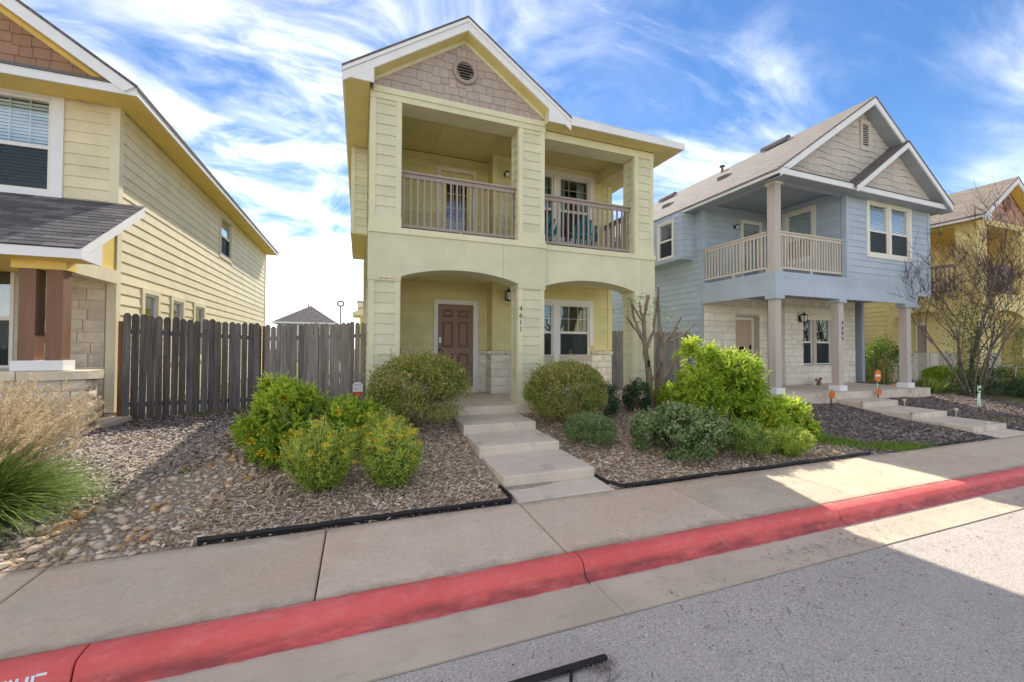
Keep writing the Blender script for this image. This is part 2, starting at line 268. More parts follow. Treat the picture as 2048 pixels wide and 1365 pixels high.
        L.new(mix(mr(nz(60, 4), .4, .65, 0, .4), br.outputs['Color'], (c1[0]*.7, c1[1]*.7, c1[2]*.7)), b.inputs['Base Color']); bump(br.outputs['Fac'], .5, -.01)
make_special()
# ------------------------------------------------------------------ mesh helpers
class MB:
    def __init__(s, T=None): s.v = []; s.f = []; s.T = T
    def add(s, vs, fs):
        o = len(s.v)
        s.v += [tuple(s.T @ Vector(p)) for p in vs] if s.T else [tuple(p) for p in vs]
        s.f += [tuple(i+o for i in q) for q in fs]; return s
    def hexa(s, p): return s.add(p, [(0, 3, 2, 1), (4, 5, 6, 7), (0, 1, 5, 4), (1, 2, 6, 5), (2, 3, 7, 6), (3, 0, 4, 7)])
    def box(s, x0, x1, y0, y1, z0, z1): return s.hexa([(x0, y0, z0), (x1, y0, z0), (x1, y1, z0), (x0, y1, z0), (x0, y0, z1), (x1, y0, z1), (x1, y1, z1), (x0, y1, z1)])
    def prism(s, poly, vec):
        n = len(poly); a = [Vector(p) for p in poly]; b = [p+Vector(vec) for p in a]
        return s.add(a+b, [tuple(range(n))[::-1], tuple(range(n, 2*n))]+[(i, (i+1) % n, n+(i+1) % n, n+i) for i in range(n)])
    def tube(s, pts, rad, n=6, cap=True):
        pts = [Vector(p) for p in pts]; rad = rad if isinstance(rad, (list, tuple)) else [rad]*len(pts); rings = []
        up = Vector((.13, .31, .94))
        for i, p in enumerate(pts):
            t = (pts[min(i+1, len(pts)-1)]-pts[max(i-1, 0)]).normalized()
            a = t.cross(up if abs(t.dot(up)) < .95 else Vector((1, 0, 0))).normalized(); b = t.cross(a)
            rings += [p+(a*math.cos(6.28318*k/n)+b*math.sin(6.28318*k/n))*rad[i] for k in range(n)]
        m = len(pts); fs = [(i*n+k, i*n+(k+1) % n, (i+1)*n+(k+1) % n, (i+1)*n+k) for i in range(m-1) for k in range(n)]
        if cap: fs += [tuple(range(n))[::-1], tuple((m-1)*n+k for k in range(n))]
        return s.add(rings, fs)
    def lathe(s, prof, c, n=16):
        vs = [(c[0]+r*math.cos(6.28318*k/n), c[1]+r*math.sin(6.28318*k/n), c[2]+z) for r, z in prof for k in range(n)]; m = len(prof)
        return s.add(vs, [(i*n+k, i*n+(k+1) % n, (i+1)*n+(k+1) % n, (i+1)*n+k) for i in range(m-1) for k in range(n)]+[tuple(range(n))[::-1], tuple((m-1)*n+k for k in range(n))])
    def mesh(s, name, m, smooth=False):
        me = bpy.data.meshes.new(name); me.from_pydata(s.v, [], s.f); me.materials.append(MT[m]); me.validate(); me.update()
        import bmesh
        b = bmesh.new(); b.from_mesh(me); bmesh.ops.recalc_face_normals(b, faces=b.faces); b.to_mesh(me); b.free()
        if smooth: me.polygons.foreach_set('use_smooth', [True]*len(me.polygons))
        return me
    def build(s, name, m, parent=None, smooth=False): return link(name, s.mesh(name, m, smooth), parent)
def link(name, data, parent=None):
    o = bpy.data.objects.new(name, data); COL.objects.link(o)
    if name in ('foliage', 'shoots', 'blooms', 'leaves', 'blades', 'plumes', 'stalks', 'stems', 'twigs'): o['kind'] = 'stuff'
    if parent:
        o.parent = parent
        if parent.type == 'EMPTY': o.matrix_parent_inverse = Matrix.Translation(-parent.location)
    return o
def thing(name, label, cat, loc, group=None):
    o = bpy.data.objects.new(name, None); COL.objects.link(o); o.location = loc; o.empty_display_size = .2
    o['label'] = label; o['category'] = cat
    if group: o['group'] = group
    return o
def struct(o): o['kind'] = 'structure'; return o
def stuff(o): o['kind'] = 'stuff'; return o
def frame(x, y, z=0, rz=0): return Matrix.Translation((x, y, z)) @ Matrix.Rotation(R(rz), 4, 'Z')
def piece(name, me, parent, M): o = link(name, me, parent); o.matrix_basis = M; return o
UNIT = {}
def unit(kind, m, var=0):
    k = (kind, m, var)
    if k in UNIT: return UNIT[k]
    b = MB()
    if kind == 'lap': b.hexa([(0, -.020, 0), (1, -.020, 0), (1, 0, 0), (0, 0, 0), (0, -.005, 1), (1, -.005, 1), (1, 0, 1), (0, 0, 1)])
    elif kind == 'box': b.box(0, 1, 0, 1, 0, 1)
    elif kind == 'shingle': b.hexa([(0, 0, 0), (1, 0, 0), (1, 1.15, -.004), (0, 1.15, -.004), (0, 0, .009), (1, 0, .009), (1, 1.15, .002), (0, 1.15, .002)])
    elif kind == 'picket':
        w = .5; p = [(-w, 0, 0), (w, 0, 0), (w, 0, .975), (w*.72, 0, .99), (w*.3, 0, 1), (-w*.3, 0, 1), (-w*.72, 0, .99), (-w, 0, .975)]; b.prism(p, (0, 1, 0))
    elif kind == 'stone':
        r = random.Random(var*7+3); nx, nz = 4, 3; vs = []
        for j in range(nz+1):
            for i in range(nx+1):
                e = i in (0, nx) or j in (0, nz)
                vs.append((i/nx+(0 if i in (0, nx) else r.uniform(-.06, .06)), -(r.uniform(.35, .55) if e else r.uniform(.65, 1.1)), j/nz+(0 if j in (0, nz) else r.uniform(-.07, .07))))
        fs = [(j*5+i, j*5+i+1, (j+1)*5+i+1, (j+1)*5+i) for j in range(nz) for i in range(nx)]
        ring = [i for i in range(5)]+[j*5+4 for j in range(1, 4)]+[3*5+i for i in (3, 2, 1, 0)]+[j*5 for j in (2, 1)]
        n0 = len(vs); vs += [(vs[i][0], 0, vs[i][2]) for i in ring]; q = len(ring); fs += [(ring[(k+1) % q], ring[k], n0+k, n0+(k+1) % q) for k in range(q)]
        b.add(vs, fs)
    UNIT[k] = b.mesh(kind, m); return UNIT[k]
def cut(L, holes, z0, z1):
    seg = [(0, L)]
    for a, b, c, d in holes:
        if min(z1, d)-max(z0, c) > .4*(z1-z0):
            n = []
            for s, e in seg:
                if b <= s or a >= e: n.append((s, e)); continue
                if a > s: n.append((s, a))
                if b < e: n.append((b, e))
            seg = n
    return [(s, e) for s, e in seg if e-s > .02]
def siding(parent, F, L, z0, z1, m, holes=(), expo=.186, joint=3.6, name='siding_board'):
    z = z0; me = unit('lap', m)
    while z < z1-.02:
        h = min(expo, z1-z)
        for s, e in cut(L, holes, z, z+h):
            parts = [(s, e)]
            if e-s > joint*1.2:
                q = s+random.uniform(.3, .8)*joint; parts = []; p = s
                while q < e-.6: parts.append((p, q-.002)); p = q+.002; q += joint
                parts.append((p, e))
            for p, q in parts: piece(name, me, parent, F @ Matrix.Translation((p, 0, z)) @ Matrix.Diagonal((q-p, 1, h*.997, 1)))
        z += expo
def stones(parent, F, L, z0, z1, m, holes=(), hs=(.11, .2), ls=(.22, .55), dep=.03, name='stone', gap=.012):
    z = z0
    while z < z1-.03:
        h = random.uniform(*hs)
        if z1-z-h < .07: h = z1-z
        for s, e in cut(L, holes, z, z+h):
            p = s
            while p < e-.01:
                q = p+random.uniform(*ls)
                if e-q < ls[0]*.6: q = e
                piece(name, unit('stone', m, random.randrange(9)), parent, F @ Matrix.Translation((p+gap/2, 0, z+gap/2)) @ Matrix.Diagonal((max(q-p-gap, .01), dep*random.uniform(.75, 1.2), h-gap, 1))); p = q
        z += h
def clip(poly, hp):
    for a, b, c in hp:            # keep a*x+b*z<=c
        out = []
        for i in range(len(poly)):
            p, q = poly[i-1], poly[i]; dp = a*p[0]+b*p[1]-c; dq = a*q[0]+b*q[1]-c
            if (dp <= 0) != (dq <= 0): t = dp/(dp-dq); out.append((p[0]+(q[0]-p[0])*t, p[1]+(q[1]-p[1])*t))
            if dq <= 0: out.append(q)
        poly = out
        if len(poly) < 3: return []
    return poly
def shakes(parent, F, xa, xb, z0, z1, hp, m, expo=.16, wid=(.12, .28), stag=.03, wavy=False, hole=None, name='shake'):
    z = z0; row = 0
    while z < z1:
        x = xa-random.uniform(0, .1)
        while x < xb:
            w = random.uniform(*wid); d = random.choice((0, -stag, -stag*.5)) if not wavy else stag*math.sin(x*5.2+row*.9)
            d2 = stag*math.sin((x+w)*5.2+row*.9) if wavy else d
            p = clip([(x+.003, z+d), (x+w-.003, z+d2), (x+w-.003, z+expo+.012), (x+.003, z+expo+.012)], hp)
            if p and hole and (math.hypot(x+w/2-hole[0], z+expo/2-hole[1]) < hole[2] if len(hole) == 3 else (abs(x+w/2-hole[0]) < hole[2] and abs(z+expo/2-hole[1]) < hole[3])): p = None
            if len(p or ()) >= 3 and max(q[0] for q in p)-min(q[0] for q in p) > .02:
                b = MB(F); n = len(p); th = [(-.026 if q[1] < z+expo*.5 else -.012) for q in p]
                b.add([(q[0], t, q[1]) for q, t in zip(p, th)]+[(q[0], 0, q[1]) for q in p], [tuple(range(n)), tuple(range(n, 2*n))[::-1]]+[(i, n+i, n+(i+1) % n, (i+1) % n) for i in range(n)])
                b.build(name, m, parent)
            x += w
        z += expo; row += 1
def window(house, F, w, h, trim='white', tw=.10, grid=(3, 2), blinds=False, curtain=False, screen=True, split=.5, depth=.09, room=True, side=1, head=1, sill=1, drip=0):
    """F: frame at the lower left corner of the glass unit, wall plane y=0, outside towards -y."""
    fw = .045; b = MB(F)
    b.box(0, fw, -.01, depth, 0, h).box(w-fw, w, -.01, depth, 0, h).box(fw, w-fw, -.01, depth, 0, fw).box(fw, w-fw, -.01, depth, h-fw, h)
    zm = h*split; b.box(fw, w-fw, .012, .06, zm-.03, zm+.03)
    wo = b.build('window', 'vinyl', house)
    if tw:
        t = MB(F)
        if side: t.box(-tw, -.002, -.035, .01, drip if drip else -(tw if sill else 0), h+(tw if head else 0)).box(w+.002, w+tw, -.035, .01, drip if drip else -(tw if sill else 0), h+(tw if head else 0))
        if head: t.box(0, w, -.034, .01, h+.002, h+tw)
        if sill: t.box(0, w, -.034, .01, -tw, -.002)
        t.build('trim', trim, wo)
    MB(F).box(fw, w-fw, .030, .036, zm+.03, h-fw).build('pane', 'glass', wo)
    MB(F).box(fw, w-fw, .046, .052, fw, zm-.03).build('pane', 'glass', wo)
    if screen: MB(F).box(fw, w-fw, .016, .0165, fw, zm-.03).build('insect_screen', 'screen', wo)
    nx, nz = grid; a0, a1, c0, c1 = fw, w-fw, zm+.03, h-fw
    for i in range(1, nx): MB(F).box(a0+(a1-a0)*i/nx-.008, a0+(a1-a0)*i/nx+.008, .037, .045, c0, c1).build('muntin', 'vinyl', wo)
    for j in range(1, nz): MB(F).box(a0, a1, .0372, .0448, c0+(c1-c0)*j/nz-.008, c0+(c1-c0)*j/nz+.008).build('muntin', 'vinyl', wo)
    if room:
        r = MB(F); r.box(.0, w, depth+.5, depth+.52, 0, h).box(-.01, .0, depth, depth+.5, 0, h).box(w, w+.01, depth, depth+.5, 0, h).box(0, w, depth, depth+.5, -.01, 0).box(0, w, depth, depth+.5, h, h+.01); r.build('dark_room', 'room', wo)
    if blinds:
        k = int((h-.1)/.055); me = unit('box', 'blind')
        for i in range(k): piece('blind_slat', me, wo, F @ Matrix.Translation((fw, depth-.028, .05+i*.055)) @ Matrix.Rotation(R(70), 4, 'X') @ Matrix.Diagonal((w-2*fw, .05, .002, 1)))
    if curtain:
        c = MB(F); n = 14
        for sx, ex in ((fw, fw+.26*w), (w-fw-.26*w, w-fw)):
            vs = [(sx+(ex-sx)*i/n, depth+.10+.025*math.sin(i*1.9), zz) for zz in (.02, h-.02) for i in range(n+1)]; c.add(vs, [(i, i+1, n+2+i, n+1+i) for i in range(n)])
        c.build('curtain', 'curtain', wo)
    return wo
def railing(house, F, L, z0, z1, n, m, bw=.033):
    b = MB(F); b.box(0, L, -.055, .055, z1-.036, z1).box(0, L, -.022, .022, z1-.115, z1-.038).box(0, L, -.03, .03, z0, z0+.055).box(L/2-.03, L/2+.03, -.03, .03, z0-.11, z0)
    r = b.build('railing', m, house); me = unit('box', m)
    for i in range(n):
        x = (i+.5)*L/n; piece('baluster', me, r, F @ Matrix.Translation((x-bw/2, -bw/2, z0+.055)) @ Matrix.Rotation(R(random.uniform(-.6, .6)), 4, 'Y') @ Matrix.Diagonal((bw, bw, z1-z0-.17, 1)))
    return r
def lantern(house, F, s=1., name='wall_lantern'):
    b = MB(F); b.box(-.045*s, .045*s, -.015, 0, -.10*s, .06*s).tube([F.inverted() @ F @ Vector((0, -.01, .03*s)), (0, -.07*s, .09*s), (0, -.11*s, .085*s)], .011*s)
    b.add([(-.075*s, -.185*s, .06*s), (.075*s, -.185*s, .06*s), (.075*s, -.035*s, .06*s), (-.075*s, -.035*s, .06*s), (0, -.11*s, .13*s)], [(0, 1, 4), (1, 2, 4), (2, 3, 4), (3, 0, 4), (3, 2, 1, 0)])
    b.lathe([(.012*s, .12*s), (.018*s, .14*s), (.006*s, .17*s)], (0, -.11*s, 0), 8)
    for x, y in ((-1, -1), (1, -1), (1, 1), (-1, 1)): b.tube([(x*.062*s, -.11*s+y*.062*s, .06*s), (x*.042*s, -.11*s+y*.042*s, -.10*s)], .007*s, 5)
    b.box(-.05*s, .05*s, -.16*s, -.06*s, -.12*s, -.10*s); o = b.build(name, 'black', house)
    g = MB(F); g.hexa([(-.036*s, -.146*s, -.098*s), (.036*s, -.146*s, -.098*s), (.036*s, -.074*s, -.098*s), (-.036*s, -.074*s, -.098*s), (-.056*s, -.166*s, .058*s), (.056*s, -.166*s, .058*s), (.056*s, -.054*s, .058*s), (-.056*s, -.054*s, .058*s)]); g.build('lamp_glass', 'lamp_glass', o); return o
def porch_globe(house, F):
    b = MB(F); b.box(-.05, .05, -.02, 0, -.05, .05).tube([(0, -.02, .01), (0, -.09, .03)], .02, 8).lathe([(.045, .0), (.055, .03), (.03, .05)], (0, -.10, .01), 12); o = b.build('balcony_light', 'black', house)
    MB(F).lathe([(.02, -.10), (.045, -.075), (.05, -.02), (.045, .0)], (0, -.10, .01), 12).build('lamp_glass', 'lamp_glass', o, True)
def digits(house, txt, x, y, z, h, dz, m, rz=0):
    for i, ch in enumerate(txt):
        c = bpy.data.curves.new('house_number', 'FONT'); c.body = ch; c.size = h*1.35; c.extrude = .004; c.align_x = 'CENTER'; c.materials.append(MT[m])
        tmp = bpy.data.objects.new('tmp', c); me = bpy.data.meshes.new_from_object(tmp); bpy.data.objects.remove(tmp); me.name = 'house_number'
        o = link('house_number', me, house); o.matrix_basis = Matrix.Translation((x, y, z-i*dz)) @ Matrix.Rotation(R(rz), 4, 'Z') @ Matrix.Rotation(R(90), 4, 'X')
def fence(name, label, p, q, z0a, z0b, h, m, pitch=.103, back=True, group=None, first=0):
    p = Vector((*p, 0)); q = Vector((*q, 0)); L = (q-p).length; ang = math.degrees(math.atan2(q.y-p.y, q.x-p.x)); t = thing(name, label, 'fence', (p.x, p.y, z0a), group)
    F = frame(p.x, p.y, 0, ang); n = int(L/pitch); me = unit('picket', m)
    for i in range(n):
        x = (i+.5)*L/n; zb = z0a+(z0b-z0a)*x/L; w = pitch*random.uniform(.94, .992)
        piece('picket', me, t, F @ Matrix.Translation((x+random.uniform(-.004, .004), random.uniform(-.004, .004)-.018, zb+random.uniform(-.01, .03))) @ Matrix.Rotation(R(random.uniform(-.5, .5)), 4, 'Y') @ Matrix.Diagonal((w, .016, h+random.uniform(-.025, .015), 1)))
    for f in (.13, .82):
        zz = [z0a+(z0b-z0a)*k+h*f for k in (0, 1)]; MB(F).hexa([(0, .0, zz[0]), (L, .0, zz[1]), (L, .04, zz[1]), (0, .04, zz[0]), (0, 0, zz[0]+.08), (L, 0, zz[1]+.08), (L, .04, zz[1]+.08), (0, .04, zz[0]+.08)]).build('rail', m, t)
    for x in (0, L/2, L): MB(F).box(x-.045, x+.045, .042, .132, min(z0a, z0b)-.1, max(z0a, z0b)+h-.12).build('post', 'wood_brown', t)
    for i in range(int(n*1.1)):
        x = random.uniform(.05, L-.05); zb = z0a+(z0b-z0a)*x/L; MB(F).lathe([(.010, -.006), (.012, 0), (.008, .006)], (x, -.022, zb+random.uniform(.1, h*.95)), 6).build('knot', 'knot', t)
    return t
# ------------------------------------------------------------------ the ground and the street
def sst(a, b, x): t = min(max((x-a)/(b-a), 0), 1); return t*t*(3-2*t)
def terr(x, y):
    zs = -1.722-.003*min(max(x, -10), 25); zh = -1.27-.13*sst(6.6, 9.6, x)
    t = min(max((y-4.24)/3.06, 0), 1); z = zs+(zh-zs)*t**1.4
    if y > 4.3: z += .012*(math.sin(x*3.1+y*1.7)+math.sin(x*1.3-y*4.1))*min((y-4.3)*2, 1)
    if y < 4.24: z = zs-.25*sst(4.24, 4.1, y)
    if y < -9: z = -1.97+.1*sst(-9, -9.5, y)
    return z
def ground():
    xs = sorted(set([-400, -200, -100, -60, -35, -20, -14]+[round(-10+.2*i, 3) for i in range(166)]+[26, 30, 40, 60, 100, 200, 400]))
    ys = sorted(set([-400, -150, -60, -30, -15, -9.5, -9, -4, 0, 2, 3.5, 4.1]+[round(4.24+.15*i, 3) for i in range(48)]+[12, 14, 18, 25, 40, 60, 100, 200, 400]))
    b = MB(); nx = len(xs); b.add([(x, y, terr(x, y)) for y in ys for x in xs], [(j*nx+i, j*nx+i+1, (j+1)*nx+i+1, (j+1)*nx+i) for j in range(len(ys)-1) for i in range(nx-1)])
    struct(b.build('ground', 'earth', None, True))
ground()
def zc(x): return -.0035*x                     # the street falls gently to the right
def street():
    b = MB(); xs = [-300, -60, -20, -8, -4, 0, 4, 8, 14, 20, 40, 80, 300]; ys = [2.462, 2.0, 1.0, -1, -4, -9.2]; zz = [-1.889, -1.884, -1.87, -1.85, -1.85, -1.90]; n = len(xs)
    b.add([(x, y, z+zc(min(max(x, -20), 40))) for y, z in zip(ys, zz) for x in xs], [(j*n+i+1, j*n+i, (j+1)*n+i, (j+1)*n+i+1) for j in range(len(ys)-1) for i in range(n-1)]); struct(b.build('road', 'asphalt', None, True))
    J = [-14.1, -10.8, -7.6, -4.6, -1.45, 1.752, 4.972, 8.4, 11.8, 15.1, 18.4, 21.7, 25, 28.3, 40]
    prof = [(3.128, -1.99), (3.128, -1.748), (3.116, -1.738), (3.06, -1.737), (3.015, -1.740), (2.988, -1.748), (2.970, -1.764), (2.960, -1.790), (2.951, -1.818), (2.937, -1.843), (2.915, -1.862), (2.888, -1.874), (2.86, -1.879), (2.86, -1.99)]
    def sections(name, prof, m, joints, gap, parent, smooth):
        for a, c in zip(joints[:-1], joints[1:]):
            q = MB(); st = max(2, int((c-a)/1.0)); n = len(prof); rows = [a+gap, a+gap+.012]+[a+gap+(c-a-2*gap)*i/st for i in range(1, st)]+[c-gap-.012, c-gap]; st = len(rows)-1
            ends = [(x, y+(.0 if 0 < i < st else 0), z+zc(x)) for i, x in enumerate(rows) for y, z in prof]
            q.add(ends, [(i*n+k, i*n+(k+1) % n, (i+1)*n+(k+1) % n, (i+1)*n+k) for i in range(st) for k in range(n)]+[tuple(range(n)), tuple(st*n+k for k in range(n))[::-1]])
            o = q.build(name, m, parent, False)
            if smooth:
                o.data.polygons.foreach_set('use_smooth', [len(p.vertices) == 4 for p in o.data.polygons])
    bed = struct(MB().box(-60, 60, 2.50, 4.20, -2.06, -2.0).build('kerb', 'gutter')); sections('kerb_section', prof, 'kerb_paint', J, .005, bed, True)
    sections('gutter_section', [(2.857, -1.99), (2.857, -1.879), (2.72, -1.889), (2.472, -1.878), (2.468, -1.99)], 'gutter', [-14.2, -11, -7.8, -4.5, -1.42, 1.80, 5.02, 8.5, 11.9, 15.2, 18.5, 21.8, 25, 28, 40], .003, bed, False)
    sw = struct(MB().box(-60, 60, 3.14, 4.20, -2.0, -1.83).build('sidewalk', 'gutter')); j = [-.27+1.965*k for k in range(-7, 18)]
    j[8] = 1.685
    for a, c in zip(j[:-1], j[1:]):
        q = MB(); x0, x1, g = a+.006, c-.006, .012
        top = [(x0+g, 3.142, -1.738), (x1-g, 3.142, -1.738), (x1-g, 4.245-g, -1.712), (x0+g, 4.245-g, -1.712)]; mid = [(x0, 3.136, -1.746), (x1, 3.136, -1.746), (x1, 4.245, -1.722), (x0, 4.245, -1.722)]; low = [(x, y, -1.9) for x, y, z in mid]
        q.add([(x, y, z+zc(x)) for x, y, z in top+mid+low], [(0, 1, 2, 3)]+[(4+i, 4+(i+1) % 4, (i+1) % 4, i) for i in range(4)]+[(8+i, 8+(i+1) % 4, 4+(i+1) % 4, 4+i) for i in range(4)]); q.build('paving_slab', 'sidewalk', sw)
street()
def stepbox(b, x0, x1, y0, y1, zf, zb, zl, g=.012):
    T = [(x0+g, y0+g, zf), (x1-g, y0+g, zf), (x1-g, y1-g, zb), (x0+g, y1-g, zb)]; M_ = [(x0, y0, zf-g), (x1, y0, zf-g), (x1, y1, zb-g), (x0, y1, zb-g)]; Lo = [(x, y, zl) for x, y, z in M_]
    b.add(T+M_+Lo, [(0, 1, 2, 3)]+[(4+i, 4+(i+1) % 4, (i+1) % 4, i) for i in range(4)]+[(8+i, 8+(i+1) % 4, 4+(i+1) % 4, 4+i) for i in range(4)])
def walk(name, xs, rows, landing, x0, x1):
    b = MB(); stepbox(b, x0, x1, landing[0], landing[1], landing[2], landing[3], -1.95, .008); w = struct(b.build(name, 'concrete_step'))
    for (y0, y1, zf, zb), (a, c) in zip(rows, xs): q = MB(); stepbox(q, a, c, y0, y1, zf, zb, -1.95); q.build('step', 'concrete_step', w)
walk('walkway', [(1.60, 2.87), (1.62, 2.89), (1.66, 2.93)], [(6.47, 7.44, -1.252, -1.240), (5.62, 6.466, -1.408, -1.393), (4.69, 5.616, -1.560, -1.543)], (4.25, 4.686, -1.708, -1.692), 1.68, 2.94)
walk('walkway', [(12.05, 13.52), (12.05, 13.50), (12.1, 13.48)], [(6.60, 7.24, -1.335, -1.325), (5.62, 6.596, -1.482, -1.468), (4.64, 5.616, -1.612, -1.598)], (4.25, 4.636, -1.742, -1.73), 12.1, 13.47)
# ------------------------------------------------------------------ the pale green house, 4611
def main_house():
    H = thing('two_storey_house', 'pale green two-storey house with twin arches, brown front door and number 4611', 'house', (3.3, 7.64, -1.1))
    YF, YR, YD, YJ = 7.64, 7.74, 9.93, 9.45; XL, XM, XR = .15, 3.57, 6.43; Z0 = -1.1
    MB().box(-.02+XL, 6.55, 7.42, 9.95, -1.6, Z0).build('porch_slab', 'concrete_step', H)
    MB().box(XL+.02, XR-.02, 9.96, 18, -1.6, -1.13).build('foundation', 'concrete_step', H)
    # shell behind the porches
    sh = MB(); 
    # walls of the shell with openings
    def wall_y(b, y, t, x0, x1, z0, z1, holes):
        xs = sorted({x0, x1, *[h[0] for h in holes], *[h[1] for h in holes]}); 
        for a, c in zip(xs[:-1], xs[1:]):
            hh = sorted([(h[2], h[3]) for h in holes if h[0] <= a+1e-6 and h[1] >= c-1e-6]); z = z0
            for p, q in hh:
                if p > z: b.box(a, c, y, y+t, z, p)
                z = q
            if z < z1: b.box(a, c, y, y+t, z, z1)
    DH = (1.787, 2.672, -.95, 1.08); UD = (1.84, 2.645, 2.19, 4.37); W1 = (3.80, 4.665, -.34, 1.155); W2 = (4.835, 5.735, -.34, 1.155); U1 = (3.80, 4.665, 2.86, 4.49); U2 = (4.835, 5.735, 2.86, 4.49)
    b = MB(); wall_y(b, YD, .12, XL+.1, 3.03, Z0, 4.75, [DH, UD]); wb = b.build('wall', 'sage_bounce', H)
    b = MB(); wall_y(b, YJ, .12, 3.05, XR-.02, Z0, 4.75, [W1, W2, U1, U2]); b.box(3.05, 3.17, YJ+.12, YD, Z0, 4.75); wj = b.build('wall', 'sage_bounce', H)
    b = MB(); b.box(XR-.14, XR-.02, YJ+.12, 18, Z0, 4.7).box(XL, XL+.12, 8.06, 18, Z0, 4.7).box(XL, XR, 17.9, 18, Z0, 4.7); ws = b.build('wall', 'sage', H)
    siding(ws, frame(XL, 18, 0, -90), 9.94, -1.0, 4.6, 'sage', joint=3.6)
    siding(ws, frame(XR-.02, YJ+.1, 0, 90), 8.4, -1.0, 4.6, 'sage')
    siding(wb, frame(XL+.1, YD), 2.95, -.04, 1.62, 'sage_bounce', [(1.688-XL-.1, 2.796-XL-.1, -2, 1.19)])
    siding(wb, frame(XL+.1, YD), 2.95, 2.16, 4.75, 'sage_bounce', [(1.742-XL-.1, 2.742-XL-.1, 2, 4.47)])
    siding(wj, frame(3.05, YD, 0, -90), .48, -.04, 1.62, 'sage_bounce'); siding(wj, frame(3.05, YD, 0, -90), .48, 2.16, 4.75, 'sage_bounce')
    siding(wj, frame(3.13, YJ), XR-3.13-.12, -.04, 1.62, 'sage_bounce', [(3.70-3.13, 5.86-3.13, -2, 1.28)]); siding(wj, frame(3.13, YJ), XR-3.13-.12, 2.16, 4.75, 'sage_bounce', [(3.68-3.13, 5.86-3.13, 2.72, 4.6)])
    b = MB()
    for z0, z1 in ((-.04, 1.62), (2.16, 4.75)): MB().box(3.03, 3.13, YJ-.03, YJ-.001, z0, z1).box(3.018, 3.03, YJ-.03, YJ+.08, z0, z1).build('corner_board', 'sage_bounce', H); MB().box(XR-.12, XR-.0, YJ-.03, YJ-.001, z0, z1).box(XR, XR+.012, YJ-.03, YJ+.08, z0, z1).build('corner_board', 'sage_bounce', H)
    # stone wainscot
    ms = MB().box(XL+.12, 1.686, YD-.012, YD-.001, Z0, -.15).box(2.798, 3.02, YD-.012, YD-.001, Z0, -.15).box(3.02, 3.03, YJ, YD-.012, Z0, -.15).box(3.02, XR, YJ-.012, YJ-.001, Z0, -.15).build('stone_wainscot', 'mortar', H)
    stones(ms, frame(XL+.12, YD-.012), 2.9, Z0, -.16, 'stone_white', [(1.69-XL-.12, 2.80-XL-.12, -2, 1)], hs=(.15, .24), ls=(.28, .6), dep=.03)
    stones(ms, frame(3.02, YD-.04, 0, -90), .43, Z0, -.16, 'stone_white', hs=(.15, .24), dep=.03)
    stones(ms, frame(3.0, YJ-.012), XR-2.99, Z0, -.16, 'stone_white', [(3.72-3., 5.80-3., -.46, 1)], hs=(.15, .24), ls=(.28, .6), dep=.03)
    stones(ms, frame(2.985, YJ-.02), XR-2.95, -.155, -.055, 'stone_white', [(3.72-3., 5.80-3., -1, 1)], hs=(.1, .1), ls=(.07, .1), dep=.06, name='cap_stone'); stones(ms, frame(XL+.12, YD-.02), 2.85, -.155, -.055, 'stone_white', [(1.69-XL-.12, 2.80-XL-.12, -2, 1)], hs=(.1, .1), ls=(.07, .1), dep=.06, name='cap_stone')
    stones(ms, frame(3.0, YD-.07, 0, -90), .40, -.155, -.055, 'stone_white', hs=(.1, .1), ls=(.07, .1), dep=.05, name='cap_stone')
    stones(ms, frame(3.70, YJ-.02), 2.12, -.46, -.37, 'stone_white', hs=(.09, .09), ls=(.07, .1), dep=.05, name='cap_stone')
    # front door
    t = MB(); t.box(1.688, 1.785, YD-.045, YD, -1.06, 1.187).box(2.674, 2.796, YD-.045, YD, -1.06, 1.187).box(1.785, 2.674, YD-.045, YD, 1.082, 1.187).build('door_frame', 'white', H)
    d = MB(); d.box(1.79, 2.669, YD+.044, YD+.06, -.945, 1.077)
    for q in ((1.79, 1.888), (2.182, 2.278), (2.572, 2.669)): d.box(q[0], q[1], YD+.012, YD+.043, -.945, 1.077)
    for x0, x1 in ((1.888, 2.182), (2.278, 2.572)):
        for q in ((-.945, -.792), (-.118, .008), (.672, .748), (.962, 1.077)): d.box(x0, x1, YD+.0125, YD+.043, *q)
    dr = d.build('front_door', 'door_brown', H)
    for x0, x1 in ((1.90, 2.17), (2.29, 2.56)):
        for z0, z1 in ((.76, .95), (.02, .66), (-.78, -.13)):
            q = MB(); f = .03; q.add([(x0, YD+.013, z0), (x1, YD+.013, z0), (x1, YD+.013, z1), (x0, YD+.013, z1), (x0+f, YD+.040, z0+f), (x1-f, YD+.040, z0+f), (x1-f, YD+.040, z1-f), (x0+f, YD+.040, z1-f), (x0+2*f, YD+.004, z0+2*f), (x1-2*f, YD+.004, z0+2*f), (x1-2*f, YD+.004, z1-2*f), (x0+2*f, YD+.004, z1-2*f)], [(i, (i+1) % 4, 4+(i+1) % 4, 4+i) for i in range(4)]+[(4+i, 4+(i+1) % 4, 8+(i+1) % 4, 8+i) for i in range(4)]+[(8, 9, 10, 11)])
            q.box(x0-.012, x0, YD+.003, YD+.014, z0-.012, z1+.012).box(x1, x1+.012, YD+.003, YD+.014, z0-.012, z1+.012).box(x0, x1, YD+.003, YD+.014, z0-.012, z0).box(x0, x1, YD+.003, YD+.014, z1, z1+.012); q.build('door_panel', 'door_brown', dr)
    MB().box(1.815, 1.875, YD-.02, YD+.012, .13, .27).build('keypad_lock', 'sign_white', dr); MB().lathe([(.012, -.02), (.035, -.01), (.035, .03), (.015, .04)], (1.845, YD-.04, -.06), 12).box(1.835, 1.855, YD-.04, YD+.012, -.062, -.04).build('door_handle', 'black', dr)
